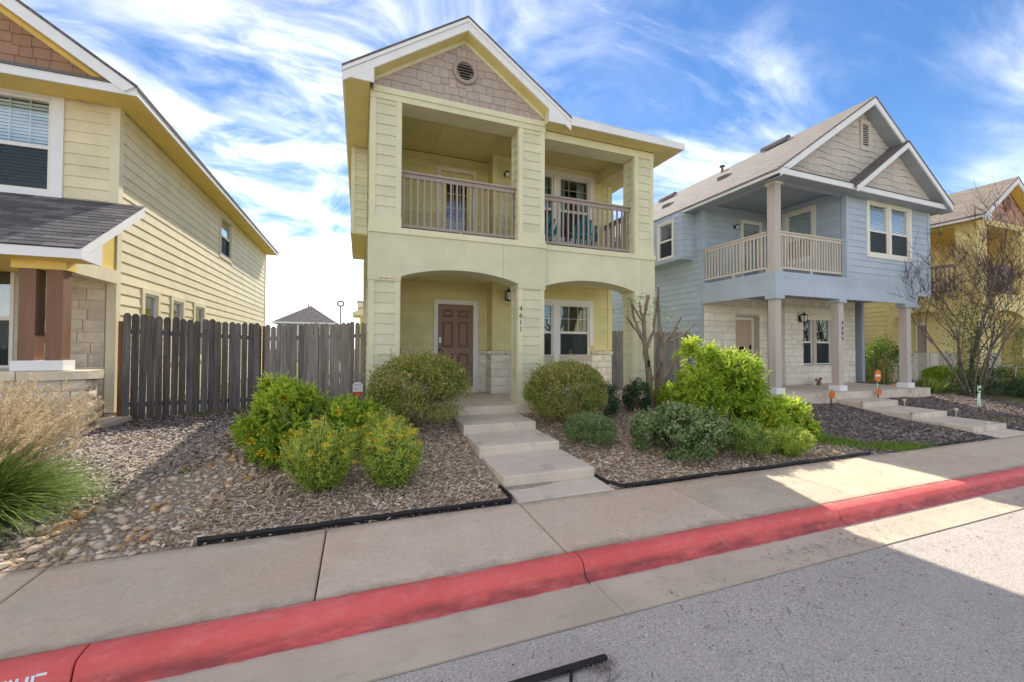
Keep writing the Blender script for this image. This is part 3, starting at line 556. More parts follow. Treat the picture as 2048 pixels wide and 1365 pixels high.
    MB().box(1.70, 2.78, YD-.12, YD+.05, -1.098, -.955).build('threshold', 'stone_white', H)
    # balcony door
    MB().box(1.742, 1.838, YD-.045, YD, 2.17, 4.47).box(2.647, 2.742, YD-.045, YD, 2.17, 4.47).box(1.838, 2.647, YD-.045, YD, 4.372, 4.47).build('door_frame', 'white_warm', H)
    q = MB(); q.box(1.845, 1.985, YD+.02, YD+.06, 2.2, 4.365).box(2.50, 2.64, YD+.02, YD+.06, 2.2, 4.365).box(1.985, 2.50, YD+.02, YD+.06, 4.20, 4.365).box(1.985, 2.50, YD+.02, YD+.06, 2.2, 2.42); bd = q.build('balcony_door', 'sage_bounce', H)
    MB().box(1.985, 2.50, YD+.035, YD+.041, 2.42, 4.20).build('pane', 'glass', bd); MB().box(1.9, 2.6, YD+.55, YD+.57, 2.3, 4.4).build('dark_room', 'room', bd)
    for i in (1, 2): MB().box(1.985+.515*i/3-.007, 1.985+.515*i/3+.007, YD+.028, YD+.034, 2.42, 4.20).build('muntin', 'white_warm', bd)
    for i in range(1, 5): MB().box(1.985, 2.50, YD+.0285, YD+.0335, 2.42+1.78*i/5-.007, 2.42+1.78*i/5+.007).build('muntin', 'white_warm', bd)
    MB().lathe([(.02, 0), (.02, .02)], (2.57, YD, 3.1), 10).box(2.51, 2.58, YD-.03, YD-.015, 3.1, 3.12).box(2.56, 2.58, YD-.02, YD+.02, 3.1, 3.12).build('door_handle', 'steel', bd)
    # windows
    for (x0, x1, z0, z1) in (W1, W2):
        window(H, frame(x0, YJ, z0), x1-x0, z1-z0, tw=0, grid=(3, 2), screen=True, split=.51, curtain=False)
    MB().box(3.69, 3.798, YJ-.04, YJ-.002, .084, 1.275).box(5.737, 5.848, YJ-.04, YJ-.002, .084, 1.275).box(3.798, 5.737, YJ-.04, YJ-.002, 1.157, 1.275).box(4.667, 4.833, YJ-.04, YJ-.002, -.36, 1.157).build('window_trim', 'white', H); MB().box(3.78, 5.76, YJ-.05, YJ+.03, -.372, -.342).build('window_sill', 'vinyl', H)
    for (x0, x1, z0, z1) in (U1, U2):
        window(H, frame(x0, YJ, z0), x1-x0, z1-z0, tw=0, grid=(3, 3), screen=True, split=.46, curtain=True)
    MB().box(3.69, 3.798, YJ-.04, YJ-.002, 2.74, 4.604).box(5.737, 5.86, YJ-.04, YJ-.002, 2.74, 4.604).box(3.798, 5.737, YJ-.04, YJ-.002, 4.492, 4.604).box(4.667, 4.833, YJ-.04, YJ-.002, 2.858, 4.49).box(3.798, 5.737, YJ-.04, YJ-.002, 2.74, 2.856).build('window_trim', 'white_warm', H)
    # balcony deck, ceilings
    MB().box(XL+.03, XM, YF+.42, YJ-.03, 1.95, 2.15).box(XM, XR-.01, YR+.42, YJ-.03, 1.95, 2.15).box(XL+.03, 3.02, YJ-.03, YD-.02, 1.95, 2.15).build('balcony_floor', 'taupe', H)
    MB().box(XL+.13, XR-.02, YF+.42, YD-.02, 1.62, 1.66).build('porch_ceiling', 'sage_bounce', H)
    for i, (a, c) in enumerate(((XL+.02, 1.62), (1.626, 2.85), (2.856, 4.1), (4.106, 5.3), (5.306, XR))): MB().box(a, c, YF+.1, YD-.02, 4.755, 4.78).build('ceiling_panel', 'sage_soffit', H)
    # columns
    def column(x0, x1, y0, z0, z1, base, sides):
        y1 = y0+.42; c = MB().box(x0+.012, x1-.012, y0+.012, y1-.012, z0, z1).build('column', 'sage', H); t = MB(); w = .092
        for a, e in ((x0, x0+w), (x1-w, x1)): t.box(a, e, y0-.012, y0+.011, z0+base, z1).box(a, e, y1-.011, y1+.012, z0+base, z1)
        for a, e in ((x0-.012, x0+.011), (x1-.011, x1+.012)): t.box(a, e, y0+.0115, y0+w, z0+base, z1).box(a, e, y1-w, y1-.0115, z0+base, z1)
        t.build('corner_board', 'sage_trim', c)
        MB().box(x0-.014, x1+.014, y0-.014, y1+.014, z0, z0+base-.001).build('base_board', 'sage_trim', c)
        siding(c, frame(x0+w, y0+.012), x1-x0-2*w, z0+base, z1, 'sage')
        if 'l' in sides: siding(c, frame(x0+.012, y1-w, 0, -90), y1-y0-2*w, z0+base, z1, 'sage')
        return c
    for z0, z1, bs in ((Z0, 1.214, .24), (2.181, 4.50, .19)):
        column(.15, .683, YF, z0, z1, bs, 'l'); column(3.0, XM, YF, z0, z1, bs, 'l'); column(5.905, XR, YR, z0, z1 if z1 < 2 else 4.44, bs, 'l')
    # arched panels
    def arch(x0, x1, y0, a0, a1, seam):
        n = 22; bot = [(x0, 1.214), (a0, 1.214), (a0, 1.303)]
        for i in range(1, n): s = i/n; bot.append((a0+(a1-a0)*s, 1.303+.182*(1-(2*s-1)**2)**.9))
        bot += [(a1, 1.303), (a1, 1.214), (x1, 1.214)]
        for lo, hi in ((x0, seam-.003), (seam+.003, x1)):
            pts = [(lo, None)]+[p for p in bot if lo < p[0] < hi]+[(hi, None)]
            def zat(x):
                for p, q in zip(bot[:-1], bot[1:]):
                    if p[0] <= x <= q[0] and q[0] > p[0]: return p[1]+(q[1]-p[1])*(x-p[0])/(q[0]-p[0])
                return 1.214
            pts = [(x, zat(x) if z is None else z) for x, z in pts]; b = MB(); m = len(pts)
            vs = [(x, y, z) for y in (y0-.026, y0+.446) for x, z in pts]+[(x, y, 2.069) for y in (y0-.026, y0+.446) for x, z in pts]
            fs = []
            for i in range(m-1):
                fs += [(i, i+1, 2*m+i+1, 2*m+i), (m+i+1, m+i, 3*m+i, 3*m+i+1), (i, m+i, m+i+1, i+1), (2*m+i, 2*m+i+1, 3*m+i+1, 3*m+i)]
            fs += [(0, 2*m, 3*m, m), (m-1, 2*m-1, 4*m-1, 3*m-1)]; b.add(vs, fs); b.build('arched_panel', 'sage', H)
    arch(XL-.02, XM+.02, YF, .695, 2.988, 2.66); arch(XM+.022, XR+.02, YR, 3.612, 5.893, 6.08)
    MB().box(XL-.03, XM+.03, YF-.052, YF+.02, 2.07, 2.18).box(XL-.03, XL+.02, YF+.02, YF+.45, 2.07, 2.18).build('band_board', 'sage_trim', H); MB().box(XM+.032, XR+.03, YR-.052, YR+.02, 2.07, 2.18).build('band_board', 'sage_trim', H)
    for x, w in ((.33, .05), (.40, .09), (.52, .03), (.58, .04)): MB().box(x, x+w, YF-.030, YF-.0262, 1.245, 1.245+random.uniform(.008, .018)).build('rust_stain', 'rust', H)
    # upper beams, gable wall
    MB().box(XL-.01, XM+.02, YF-.02, YF+.42, 4.50, 4.605).build('beam_board', 'sage_trim', H); MB().box(XL-.02, XM+.03, YF-.042, YF+.42, 4.606, 4.712).build('beam_board', 'sage_trim', H)
    MB().box(XM+.032, XR+.01, YR-.012, YR+.42, 4.44, 4.60).build('beam_board', 'sage_trim', H); MB().box(XR-.42, XR, YR+.42, YJ, 4.44, 4.75).build('beam_board', 'sage_bounce', H)
    S = .672; AX = 1.857; gz = lambda x, a: a-S*abs(x-AX)
    g = MB().prism([(XL, YF, 4.712), (XM, YF, 4.712), (XM, YF, max(gz(XM, 5.93), 4.713)), (AX, YF, 5.93), (XL, YF, max(gz(XL, 5.93), 4.713))], (0, .12, 0)).build('gable_wall', 'shake', H)
    hp = [(S, 1, 5.925+S*AX), (-S, 1, 5.925-S*AX), (1, 0, XM-.01), (-1, 0, -XL-.01)]
    shakes(g, frame(0, YF-.001), XL, XM, 4.714, 5.95, hp+[(0, -1, -4.714)], 'shake', expo=.155, wid=(.13, .29), stag=.035, hole=(1.86, 5.34, .2))
    # round vent
    vb = MB(); n = 24; vx, vz = 1.86, 5.34
    ring = [(vx+r*math.cos(6.28318*k/n), y, vz+r*math.sin(6.28318*k/n)) for r, y in ((.245, YF-.02), (.245, YF-.065), (.235, YF-.075), (.18, YF-.075), (.17, YF-.06), (.17, YF-.01)) for k in range(n)]
    vb.add(ring, [(i*n+k, i*n+(k+1) % n, (i+1)*n+(k+1) % n, (i+1)*n+k) for i in range(5) for k in range(n)]); vo = vb.build('round_vent', 'taupe', H)
    MB().prism([(vx+.172*math.cos(6.28318*k/n), YF-.004, vz+.172*math.sin(6.28318*k/n)) for k in range(n)], (0, -.003, 0)).build('vent_back', 'room', vo)
    for i in range(6):
        z = vz-.14+i*.054; hw = math.sqrt(max(.168**2-(z-vz+.02)**2, .001)); MB().hexa([(vx-hw, YF-.06, z), (vx+hw, YF-.06, z), (vx+hw, YF-.012, z+.035), (vx-hw, YF-.012, z+.035), (vx-hw, YF-.06, z+.008), (vx+hw, YF-.06, z+.008), (vx+hw, YF-.012, z+.043), (vx-hw, YF-.012, z+.043)]).build('louvre', 'taupe', vo)
    # roof: front gable over a hipped body
    YE = 7.36; e0, e1 = -.32, 7.0; ez = 4.765; rt = 6.235
    yb = 19.0; rx = (e0+e1)/2; rz = ez+S*(e1-e0)/2; ry0, ry1 = YE+(e1-e0)/2, yb-(e1-e0)/2
    rb = MB(); th = .05
    def hip(o): return [(e0, YE, ez+o), (e1, YE, ez+o), (e1, yb, ez+o), (e0, yb, ez+o), (rx, ry0, rz+o), (rx, ry1, rz+o)]
    xr = 4.05; yc = 7.85; q = [(xr, YE, ez), (xr, yc, ez+S*(yc-YE)), (e0+yc-YE, yc, ez+S*(yc-YE))]
    rb.add(hip(0), [(1, 2, 5, 4), (2, 3, 5), (3, 0, 4, 5)]).add([q[0], (e1, YE, ez), (rx, ry0, rz), q[2], q[1]], [(0, 1, 2, 3, 4)]).add([q[0], (e1, YE, ez), (e1, YE, ez-th), (xr, YE, ez-th)], [(0, 1, 2, 3)]).add([(e1, YE, ez), (e1, yb, ez), (e1, yb, ez-th), (e1, YE, ez-th)], [(0, 1, 2, 3)]); rb.build('roof', 'roof_courses_grey', H)
    gb = MB()
    for sx in (-1, 1):
        xe = e0-.005 if sx < 0 else xr; ze = rt-S*abs(xe-AX); gb.hexa([(AX, YE-.02, rt-.03), (xe, YE-.02, ze-.03), (xe, 12, ze-.03), (AX, 12, rt-.03), (AX, YE-.02, rt+.012), (xe, YE-.02, ze+.012), (xe, 12, ze+.012), (AX, 12, rt+.012)])
    gb.build('roof', 'roof_courses_grey', H)
    # fascia and soffits
    def rake(x0, z0, x1, z1, y, hgt, name='rake_board', m='white', th=.03): return MB().hexa([(x0, y, z0-hgt), (x1, y, z1-hgt), (x1, y+th, z1-hgt), (x0, y+th, z0-hgt), (x0, y, z0), (x1, y, z1), (x1, y+th, z1), (x0, y+th, z0)]).build(name, m, H)
    rake(e0, gz(e0, rt)-.012, AX-.001, rt-.012, YE-.015, .085); rake(AX+.001, rt-.012, xr, gz(xr, rt)-.012, YE-.015, .085)
    rake(e0+.01, gz(e0, rt)-.097, AX-.001, rt-.097, YE+.004, .155); rake(AX+.001, rt-.097, xr, gz(xr, rt)-.097, YE+.004, .155)
    for x0, x1 in ((e0+.01, .187), (3.545, xr)):
        xa, xb_ = (x0, x1) if x0 < 1 else (x1, x0); tz = lambda x: gz(x, rt)-.24
        MB().prism([(xa, YE+.006, 4.60), (xb_, YE+.006, 4.60), (xb_, YE+.006, tz(xb_)-.001), (xa, YE+.006, max(tz(xa)-.001, 4.601))], (0, .027, 0)).build('eave_return', 'white', H)
        xi = x1 if x0 < 1 else x0; MB().box(min(xi, xi), xi+.012, YE+.034, YF-.045, 4.60, tz(xi)).build('eave_return_side', 'sage_trim', H)
    MB().box(xr+.001, e1, YE-.012, YE+.022, 4.612, 4.762).build('fascia', 'white', H); MB().box(e1-.035, e1-.007, YE+.023, yb, 4.612, 4.762).build('fascia', 'white', H); MB().box(e0, e0+.03, YE+.035, yb, 4.60, 4.745).build('fascia', 'white', H)
    for sx in (-1, 1):
        x1 = .19 if sx < 0 else 3.545; zz = lambda x: gz(x, 5.975); MB().hexa([(AX, YE+.035, 5.975), (x1, YE+.035, zz(x1)), (x1, YF-.0, zz(x1)), (AX, YF-.0, 5.975), (AX, YE+.035, 5.99), (x1, YE+.035, zz(x1)+.015), (x1, YF, zz(x1)+.015), (AX, YF, 5.99)]).build('gable_soffit', 'sage_soffit', H)
        x2 = XL+.0 if sx < 0 else XM; MB().hexa([(AX, YF-.030, 5.90), (x2, YF-.030, gz(x2, 5.90)), (x2, YF-.003, gz(x2, 5.90)), (AX, YF-.003, 5.90), (AX, YF-.030, 5.972), (x2, YF-.030, gz(x2, 5.972)), (x2, YF-.003, gz(x2, 5.972)), (AX, YF-.003, 5.972)]).build('frieze_board', 'sage_trim', H)
    MB().box(e0+.031, XL-.025, YE+.035, yb, 4.605, 4.62).build('soffit', 'sage_soffit', H); MB().box(3.58, e1-.031, YE+.024, YR-.014, 4.613, 4.628).build('soffit', 'sage_soffit', H); MB().box(XR+.012, e1-.031, YR-.013, yb, 4.614, 4.629).build('soffit', 'sage_soffit', H)
    # bump-out on the left flank
    by = MB().box(-.19, XL+.0, YD, 12.75, 2.62, 4.6).build('bay', 'sage', H); siding(by, frame(-.13, YD), .27, 2.62, 4.6, 'sage'); siding(by, frame(-.19, 12.75, 0, -90), 2.72, 2.62, 4.6, 'sage'); MB().box(-.21, -.13, YD-.025, YD-.001, 2.61, 4.6).box(-.215, -.2105, YD-.025, YD+.09, 2.61, 4.6).build('corner_board', 'sage_trim', by); MB().box(-.2, XL, YD-.01, 12.75, 2.60, 2.618).build('bay_soffit', 'sage_soffit', by)
    # railings
    railing(H, frame(.69, YF+.2), 2.30, 2.265, 3.325, 18, 'taupe'); railing(H, frame(3.582, YR+.2), 2.31, 2.265, 3.325, 18, 'taupe'); railing(H, frame(6.2, YR+.44, 0, 90), 1.24, 2.265, 3.325, 10, 'taupe')
    digits(H, '4611', 3.048, YF-.014, .76, .105, .138, 'black'); lantern(H, frame(3.40, YJ-.02, 1.30), 1.15); porch_globe(H, frame(3.36, YJ-.02, 4.30))
main_house()
# ------------------------------------------------------------------ the cream house on the left
def left_house():
    H = thing('two_storey_house', 'cream two-storey house with brown porch posts and stone front, cut by the left edge', 'house', (-4.5, 9, -1.25))
    XW, YW, YB, XF = -3.95, 8.96, 20.75, -11.2
    UW = (-6.90, -4.81, 2.55, 4.10); LW = (-6.4, -5.22, -.35, 1.55); SWN = [(9.94, 10.50), (11.22, 11.78), (12.55, 13.18)]
    # walls with real openings
    b = MB()
    def cols(b, y, t, spans, z0, z1, axis='y'):
        pass
    b.box(XF, UW[0], YW, YW+.14, 2.2, 4.26).box(UW[1], XW, YW, YW+.14, 2.2, 4.26).box(UW[0], UW[1], YW, YW+.14, 2.2, UW[2]).box(UW[0], UW[1], YW, YW+.14, UW[3], 4.26)
    wf = b.build('front_wall', 'cream', H)
    siding(wf, frame(-7.0, YW), 2.95, 2.30, 4.26, 'cream', [(0, 2.29, 2.44, 4.3)], expo=.190)
    b = MB(); ys = [YW+.14]+[v for p in SWN for v in p]+[YB]
    for i in range(0, len(ys)-1, 2): b.box(XW-.14, XW, ys[i], ys[i+1], -1.15, 1.05)
    for p in SWN: b.box(XW-.14, XW, p[0], p[1], -1.15, -.25)
    b.box(XW-.14, XW, YW+.14, YB, 1.05, 2.82).box(XW-.14, XW, YW+.14, 14.50, 2.82, 4.26).box(XW-.14, XW, 15.52, YB, 2.82, 4.26).box(XW-.14, XW, 14.5, 15.52, 4.02, 4.26); wsd = b.build('side_wall', 'cream', H)
    siding(wsd, frame(XW, YW+.11, 0, 90), YB-YW-.11, -1.15, 4.22, 'cream', [(p[0]-.1-YW-.11, p[1]+.1-YW-.11, -1.2, 1.2) for p in SWN]+[(14.40-YW-.11, 15.62-YW-.11, 2.75, 4.1)], expo=.190, joint=3.66)
    MB().box(XF, XW-.01, YB-.1, YB, -1.15, 4.26).box(XF, XF+.1, YW, YB, -1.15, 4.26).build('back_wall', 'cream', H)
    [MB().box(*q).build('corner_board', 'cream_trim', H) for q in ((XW-.10, XW+.009, YW-.028, YW-.001, 2.2, 4.26), (XW+.01, XW+.030, YW-.028, YW+.11, -1.13, 4.26), (XW-.10, XW+.009, YW-.028, YW-.001, -1.13, 2.19))]; MB().box(XW+.001, XW+.03, YB-.1, YB+.02, -1.13, 4.26).build('corner_board', 'cream_trim', H)
    MB().box(-7.2, -3.97, YW-.03, YW-.002, 2.18, 2.295).build('skirt_board', 'cream_trim', H)
    MB().box(XF, XW-.015, YW+.0, YB, -1.6, -1.152).build('foundation', 'concrete_step', H)
    for p in SWN: window(H, frame(XW, p[0], -.25, 90), p[1]-p[0], 1.30, trim='cream_trim', tw=.10, grid=(1, 1), split=.03, screen=False, sill=1)
    window(H, frame(XW, 14.50, 2.82, 90), 1.02, 1.20, trim='cream_trim', tw=.10, grid=(1, 1), blinds=True)
    window(H, frame(UW[0], YW, UW[2]), UW[1]-UW[0], UW[3]-UW[2], trim='white', tw=.155, grid=(8, 1), blinds=True, split=.48)
    # stone ground floor
    b = MB(); b.box(XF, LW[0], YW+.0, YW+.14, -1.19, 2.18).box(LW[1], -4.06, YW+.0, YW+.14, -1.19, 2.18).box(LW[0], LW[1], YW, YW+.14, -1.19, LW[2]).box(LW[0], LW[1], YW, YW+.14, LW[3], 2.18); sw = b.build('stone_wall', 'mortar', H)
    stones(sw, frame(-6.6, YW-.001), 2.53, -1.19, 2.1, 'stone', [(.12, 1.46, -.45, 1.62)], hs=(.13, .24), ls=(.25, .62), dep=.035)
    window(H, frame(LW[0], YW, LW[2]), LW[1]-LW[0], LW[3]-LW[2], tw=0, grid=(1, 1), screen=True, split=.42)
    # porch
    MB().box(XF, -3.66, 7.50, YW-.001, -1.7, -1.19).build('porch_slab', 'concrete_step', H)
    hw = MB().box(-9, -3.66, 7.60, 7.84, -1.5, -.47).build('half_wall', 'mortar', H)
    stones(hw, frame(-6.5, 7.599), 2.86, -1.48, -.475, 'stone', hs=(.11, .2), ls=(.2, .5), dep=.045); stones(hw, frame(-3.661, 7.58, 0, 90), .28, -1.48, -.475, 'stone', hs=(.11, .2), ls=(.2, .3), dep=.04)
    p = -6.6
    while p < -3.66:
        q = min(p+random.uniform(.45, .7), -3.585)
        if -3.585-q < .25: q = -3.585
        m = MB(); j = lambda: random.uniform(-.012, .012); m.hexa([(p+.006, 7.53+j(), -.468+j()), (q-.006, 7.53+j(), -.468+j()), (q-.006, 7.90+j(), -.468), (p+.006, 7.90+j(), -.468), (p+.006, 7.53+j(), -.34+j()*.4), (q-.006, 7.53+j(), -.34+j()*.4), (q-.006, 7.90+j(), -.34), (p+.006, 7.90+j(), -.34)]); m.build('cap_stone', 'stone', hw); p = q
    MB().box(-4.44, -3.89, 7.57, 7.83, -.335, -.195).build('post_base', 'white', H)
    for x0 in (-4.385, -4.10): MB().box(x0, x0+.175, 7.60, 7.79, -.195, 1.08).build('porch_post', 'post_brown', H)
    MB().box(-4.46, -3.885, 7.58, 7.81, 1.08, 1.20).build('post_header', 'cream_soffit', H); MB().box(-9, -3.91, 7.60, 7.78, 1.20, 1.50).build('porch_beam', 'cream_soffit', H); MB().box(-4.06, -3.90, 7.79, YW-.04, 1.08, 1.30).build('side_beam', 'cream_trim', H)
    MB().box(-9, -3.60, 7.26, 7.68, 1.195, 1.21).box(-9, -3.93, 7.68, YW-.03, 1.195, 1.21).build('porch_soffit', 'cream_soffit', H)
    # porch roof with laid shingles
    Y0, ZA, Y1, ZB = 7.225, 1.335, 8.93, 2.455; sl = math.atan2(ZB-ZA, Y1-Y0); Ls = math.hypot(Y1-Y0, ZB-ZA); xe = -3.545
    r = MB().hexa([(-9, Y0, ZA-.03), (xe-.03, Y0, ZA-.03), (xe-.03, Y1, ZB-.03), (-9, Y1, ZB-.03), (-9, Y0, ZA), (xe-.03, Y0, ZA), (xe-.03, Y1, ZB), (-9, Y1, ZB)]).build('porch_roof', 'roof_edge', H)
    me = unit('shingle', 'shingle'); F = Matrix.Translation((0, Y0-.02, ZA+.002)) @ Matrix.Rotation(sl, 4, 'X'); k = 0; d = 0.
    while d < Ls-.02:
        x = -6.9+(k % 3)*.11+random.uniform(-.03, .03)
        while x < xe:
            w = min(.325, xe+.012-x)
            if w > .03: piece('shingle', me, r, F @ Matrix.Translation((x, d, random.uniform(0, .0015))) @ Matrix.Diagonal((w-.009, min(.142, Ls-d), 1, 1)))
            x += .325
        d += .128; k += 1
    MB().box(-9, xe-.001, Y0-.005, Y0+.022, 1.195, 1.325).build('fascia', 'white', H)
    MB().hexa([(xe-.028, Y0-.006, ZA-.145), (xe, Y0-.006, ZA-.145), (xe, Y1-.02, ZB-.165), (xe-.028, Y1-.02, ZB-.165), (xe-.028, Y0-.006, ZA-.002), (xe, Y0-.006, ZA-.002), (xe, Y1-.02, ZB-.012), (xe-.028, Y1-.02, ZB-.012)]).build('rake_board', 'white', H)
    MB().prism([(xe-.03, Y0+.001, 1.19), (xe-.03, 7.69, 1.176), (xe-.03, 7.69, 1.48), (xe-.03, Y0+.001, 1.192)], (.027, 0, 0)).build('eave_return', 'white', H)
    MB().prism([(-3.99, 7.82, 1.31), (-3.99, YW-.04, 1.31), (-3.99, YW-.04, 2.25), (-3.99, 7.82, 1.60)], (.05, 0, 0)).build('porch_gable', 'cream_soffit', H)
    # upper eaves, gable, roof
    YE, XE, S = 8.38, -3.47, .68
    MB().box(-9.5, XE, YE, YE+.03, 4.128, 4.268).build('fascia', 'white', H); MB().box(XE-.03, XE, YE+.031, 20.85, 4.135, 4.285).build('fascia', 'white', H)
    MB().box(-9.5, XE-.031, YE+.031, YW-.03, 4.145, 4.16).build('soffit', 'cream_soffit', H); MB().box(XW+.031, XE-.031, YW-.029, 20.82, 4.145, 4.16).build('soffit', 'cream_soffit', H); MB().box(XW+.03, XE-.03, 20.80, 20.83, 4.14, 4.30).build('fascia', 'cream_soffit', H)
    MB().hexa([(-9.5, YE-.02, 4.268), (XE+.0, YE-.02, 4.268), (XE-.35, 8.62, 4.43), (-9.5, 8.62, 4.43), (-9.5, YE-.02, 4.285), (XE+.0, YE-.02, 4.285), (XE-.35, 8.62, 4.445), (-9.5, 8.62, 4.445)]).build('pent_roof', 'shingle', H)
    AX = -7.3; zr = lambda x, a: a-S*abs(x-AX); RT = 4.30+S*(XE-AX)
    g = MB().prism([(AX, 8.66, 4.40), (XW, 8.66, 4.40), (XW, 8.66, max(zr(XW, RT-.26), 4.41)), (AX, 8.66, RT-.26)], (0, .1, 0)).build('gable_wall', 'shake_brown', H)
    shakes(g, frame(0, 8.659), -6.3, -3.6, 4.43, 6.2, [(S, 1, RT-.265+S*AX), (0, -1, -4.43)], 'shake_brown', expo=.165, wid=(.14, .30), stag=.03)
    for x1 in (XE+.02, -11.1): 
        MB().hexa([(AX, 8.34, RT-.05), (x1, 8.34, zr(x1, RT-.05)), (x1, 20.9, zr(x1, RT-.05)), (AX, 20.9, RT-.05), (AX, 8.34, RT), (x1, 8.34, zr(x1, RT)), (x1, 20.9, zr(x1, RT)), (AX, 20.9, RT)]).build('roof', 'roof_courses_grey', H)
    MB().hexa([(AX, 8.35, RT-.255), (XE-.16, 8.35, zr(XE-.16, RT-.255)), (XE-.16, 8.38, zr(XE-.16, RT-.255)), (AX, 8.38, RT-.255), (AX, 8.35, RT-.052), (XE-.02, 8.35, zr(XE-.02, RT-.052)), (XE-.02, 8.38, zr(XE-.02, RT-.052)), (AX, 8.38, RT-.052)]).build('rake_board', 'white', H)
    MB().hexa([(AX, 8.381, RT-.25), (-3.86, 8.381, zr(-3.86, RT-.25)), (-3.86, 8.66, zr(-3.86, RT-.25)), (AX, 8.66, RT-.25), (AX, 8.381, RT-.235), (-3.86, 8.381, zr(-3.86, RT-.235)), (-3.86, 8.66, zr(-3.86, RT-.235)), (AX, 8.66, RT-.235)]).build('gable_soffit', 'cream_soffit', H)
    MB().hexa([(AX, 8.63, RT-.33), (-4.0, 8.63, zr(-4.0, RT-.33)), (-4.0, 8.659, zr(-4.0, RT-.33)), (AX, 8.659, RT-.33), (AX, 8.63, RT-.251), (-4.0, 8.63, zr(-4., RT-.251)), (-4.0, 8.659, zr(-4., RT-.251)), (AX, 8.659, RT-.251)]).build('frieze_board', 'cream_soffit', H)
left_house()
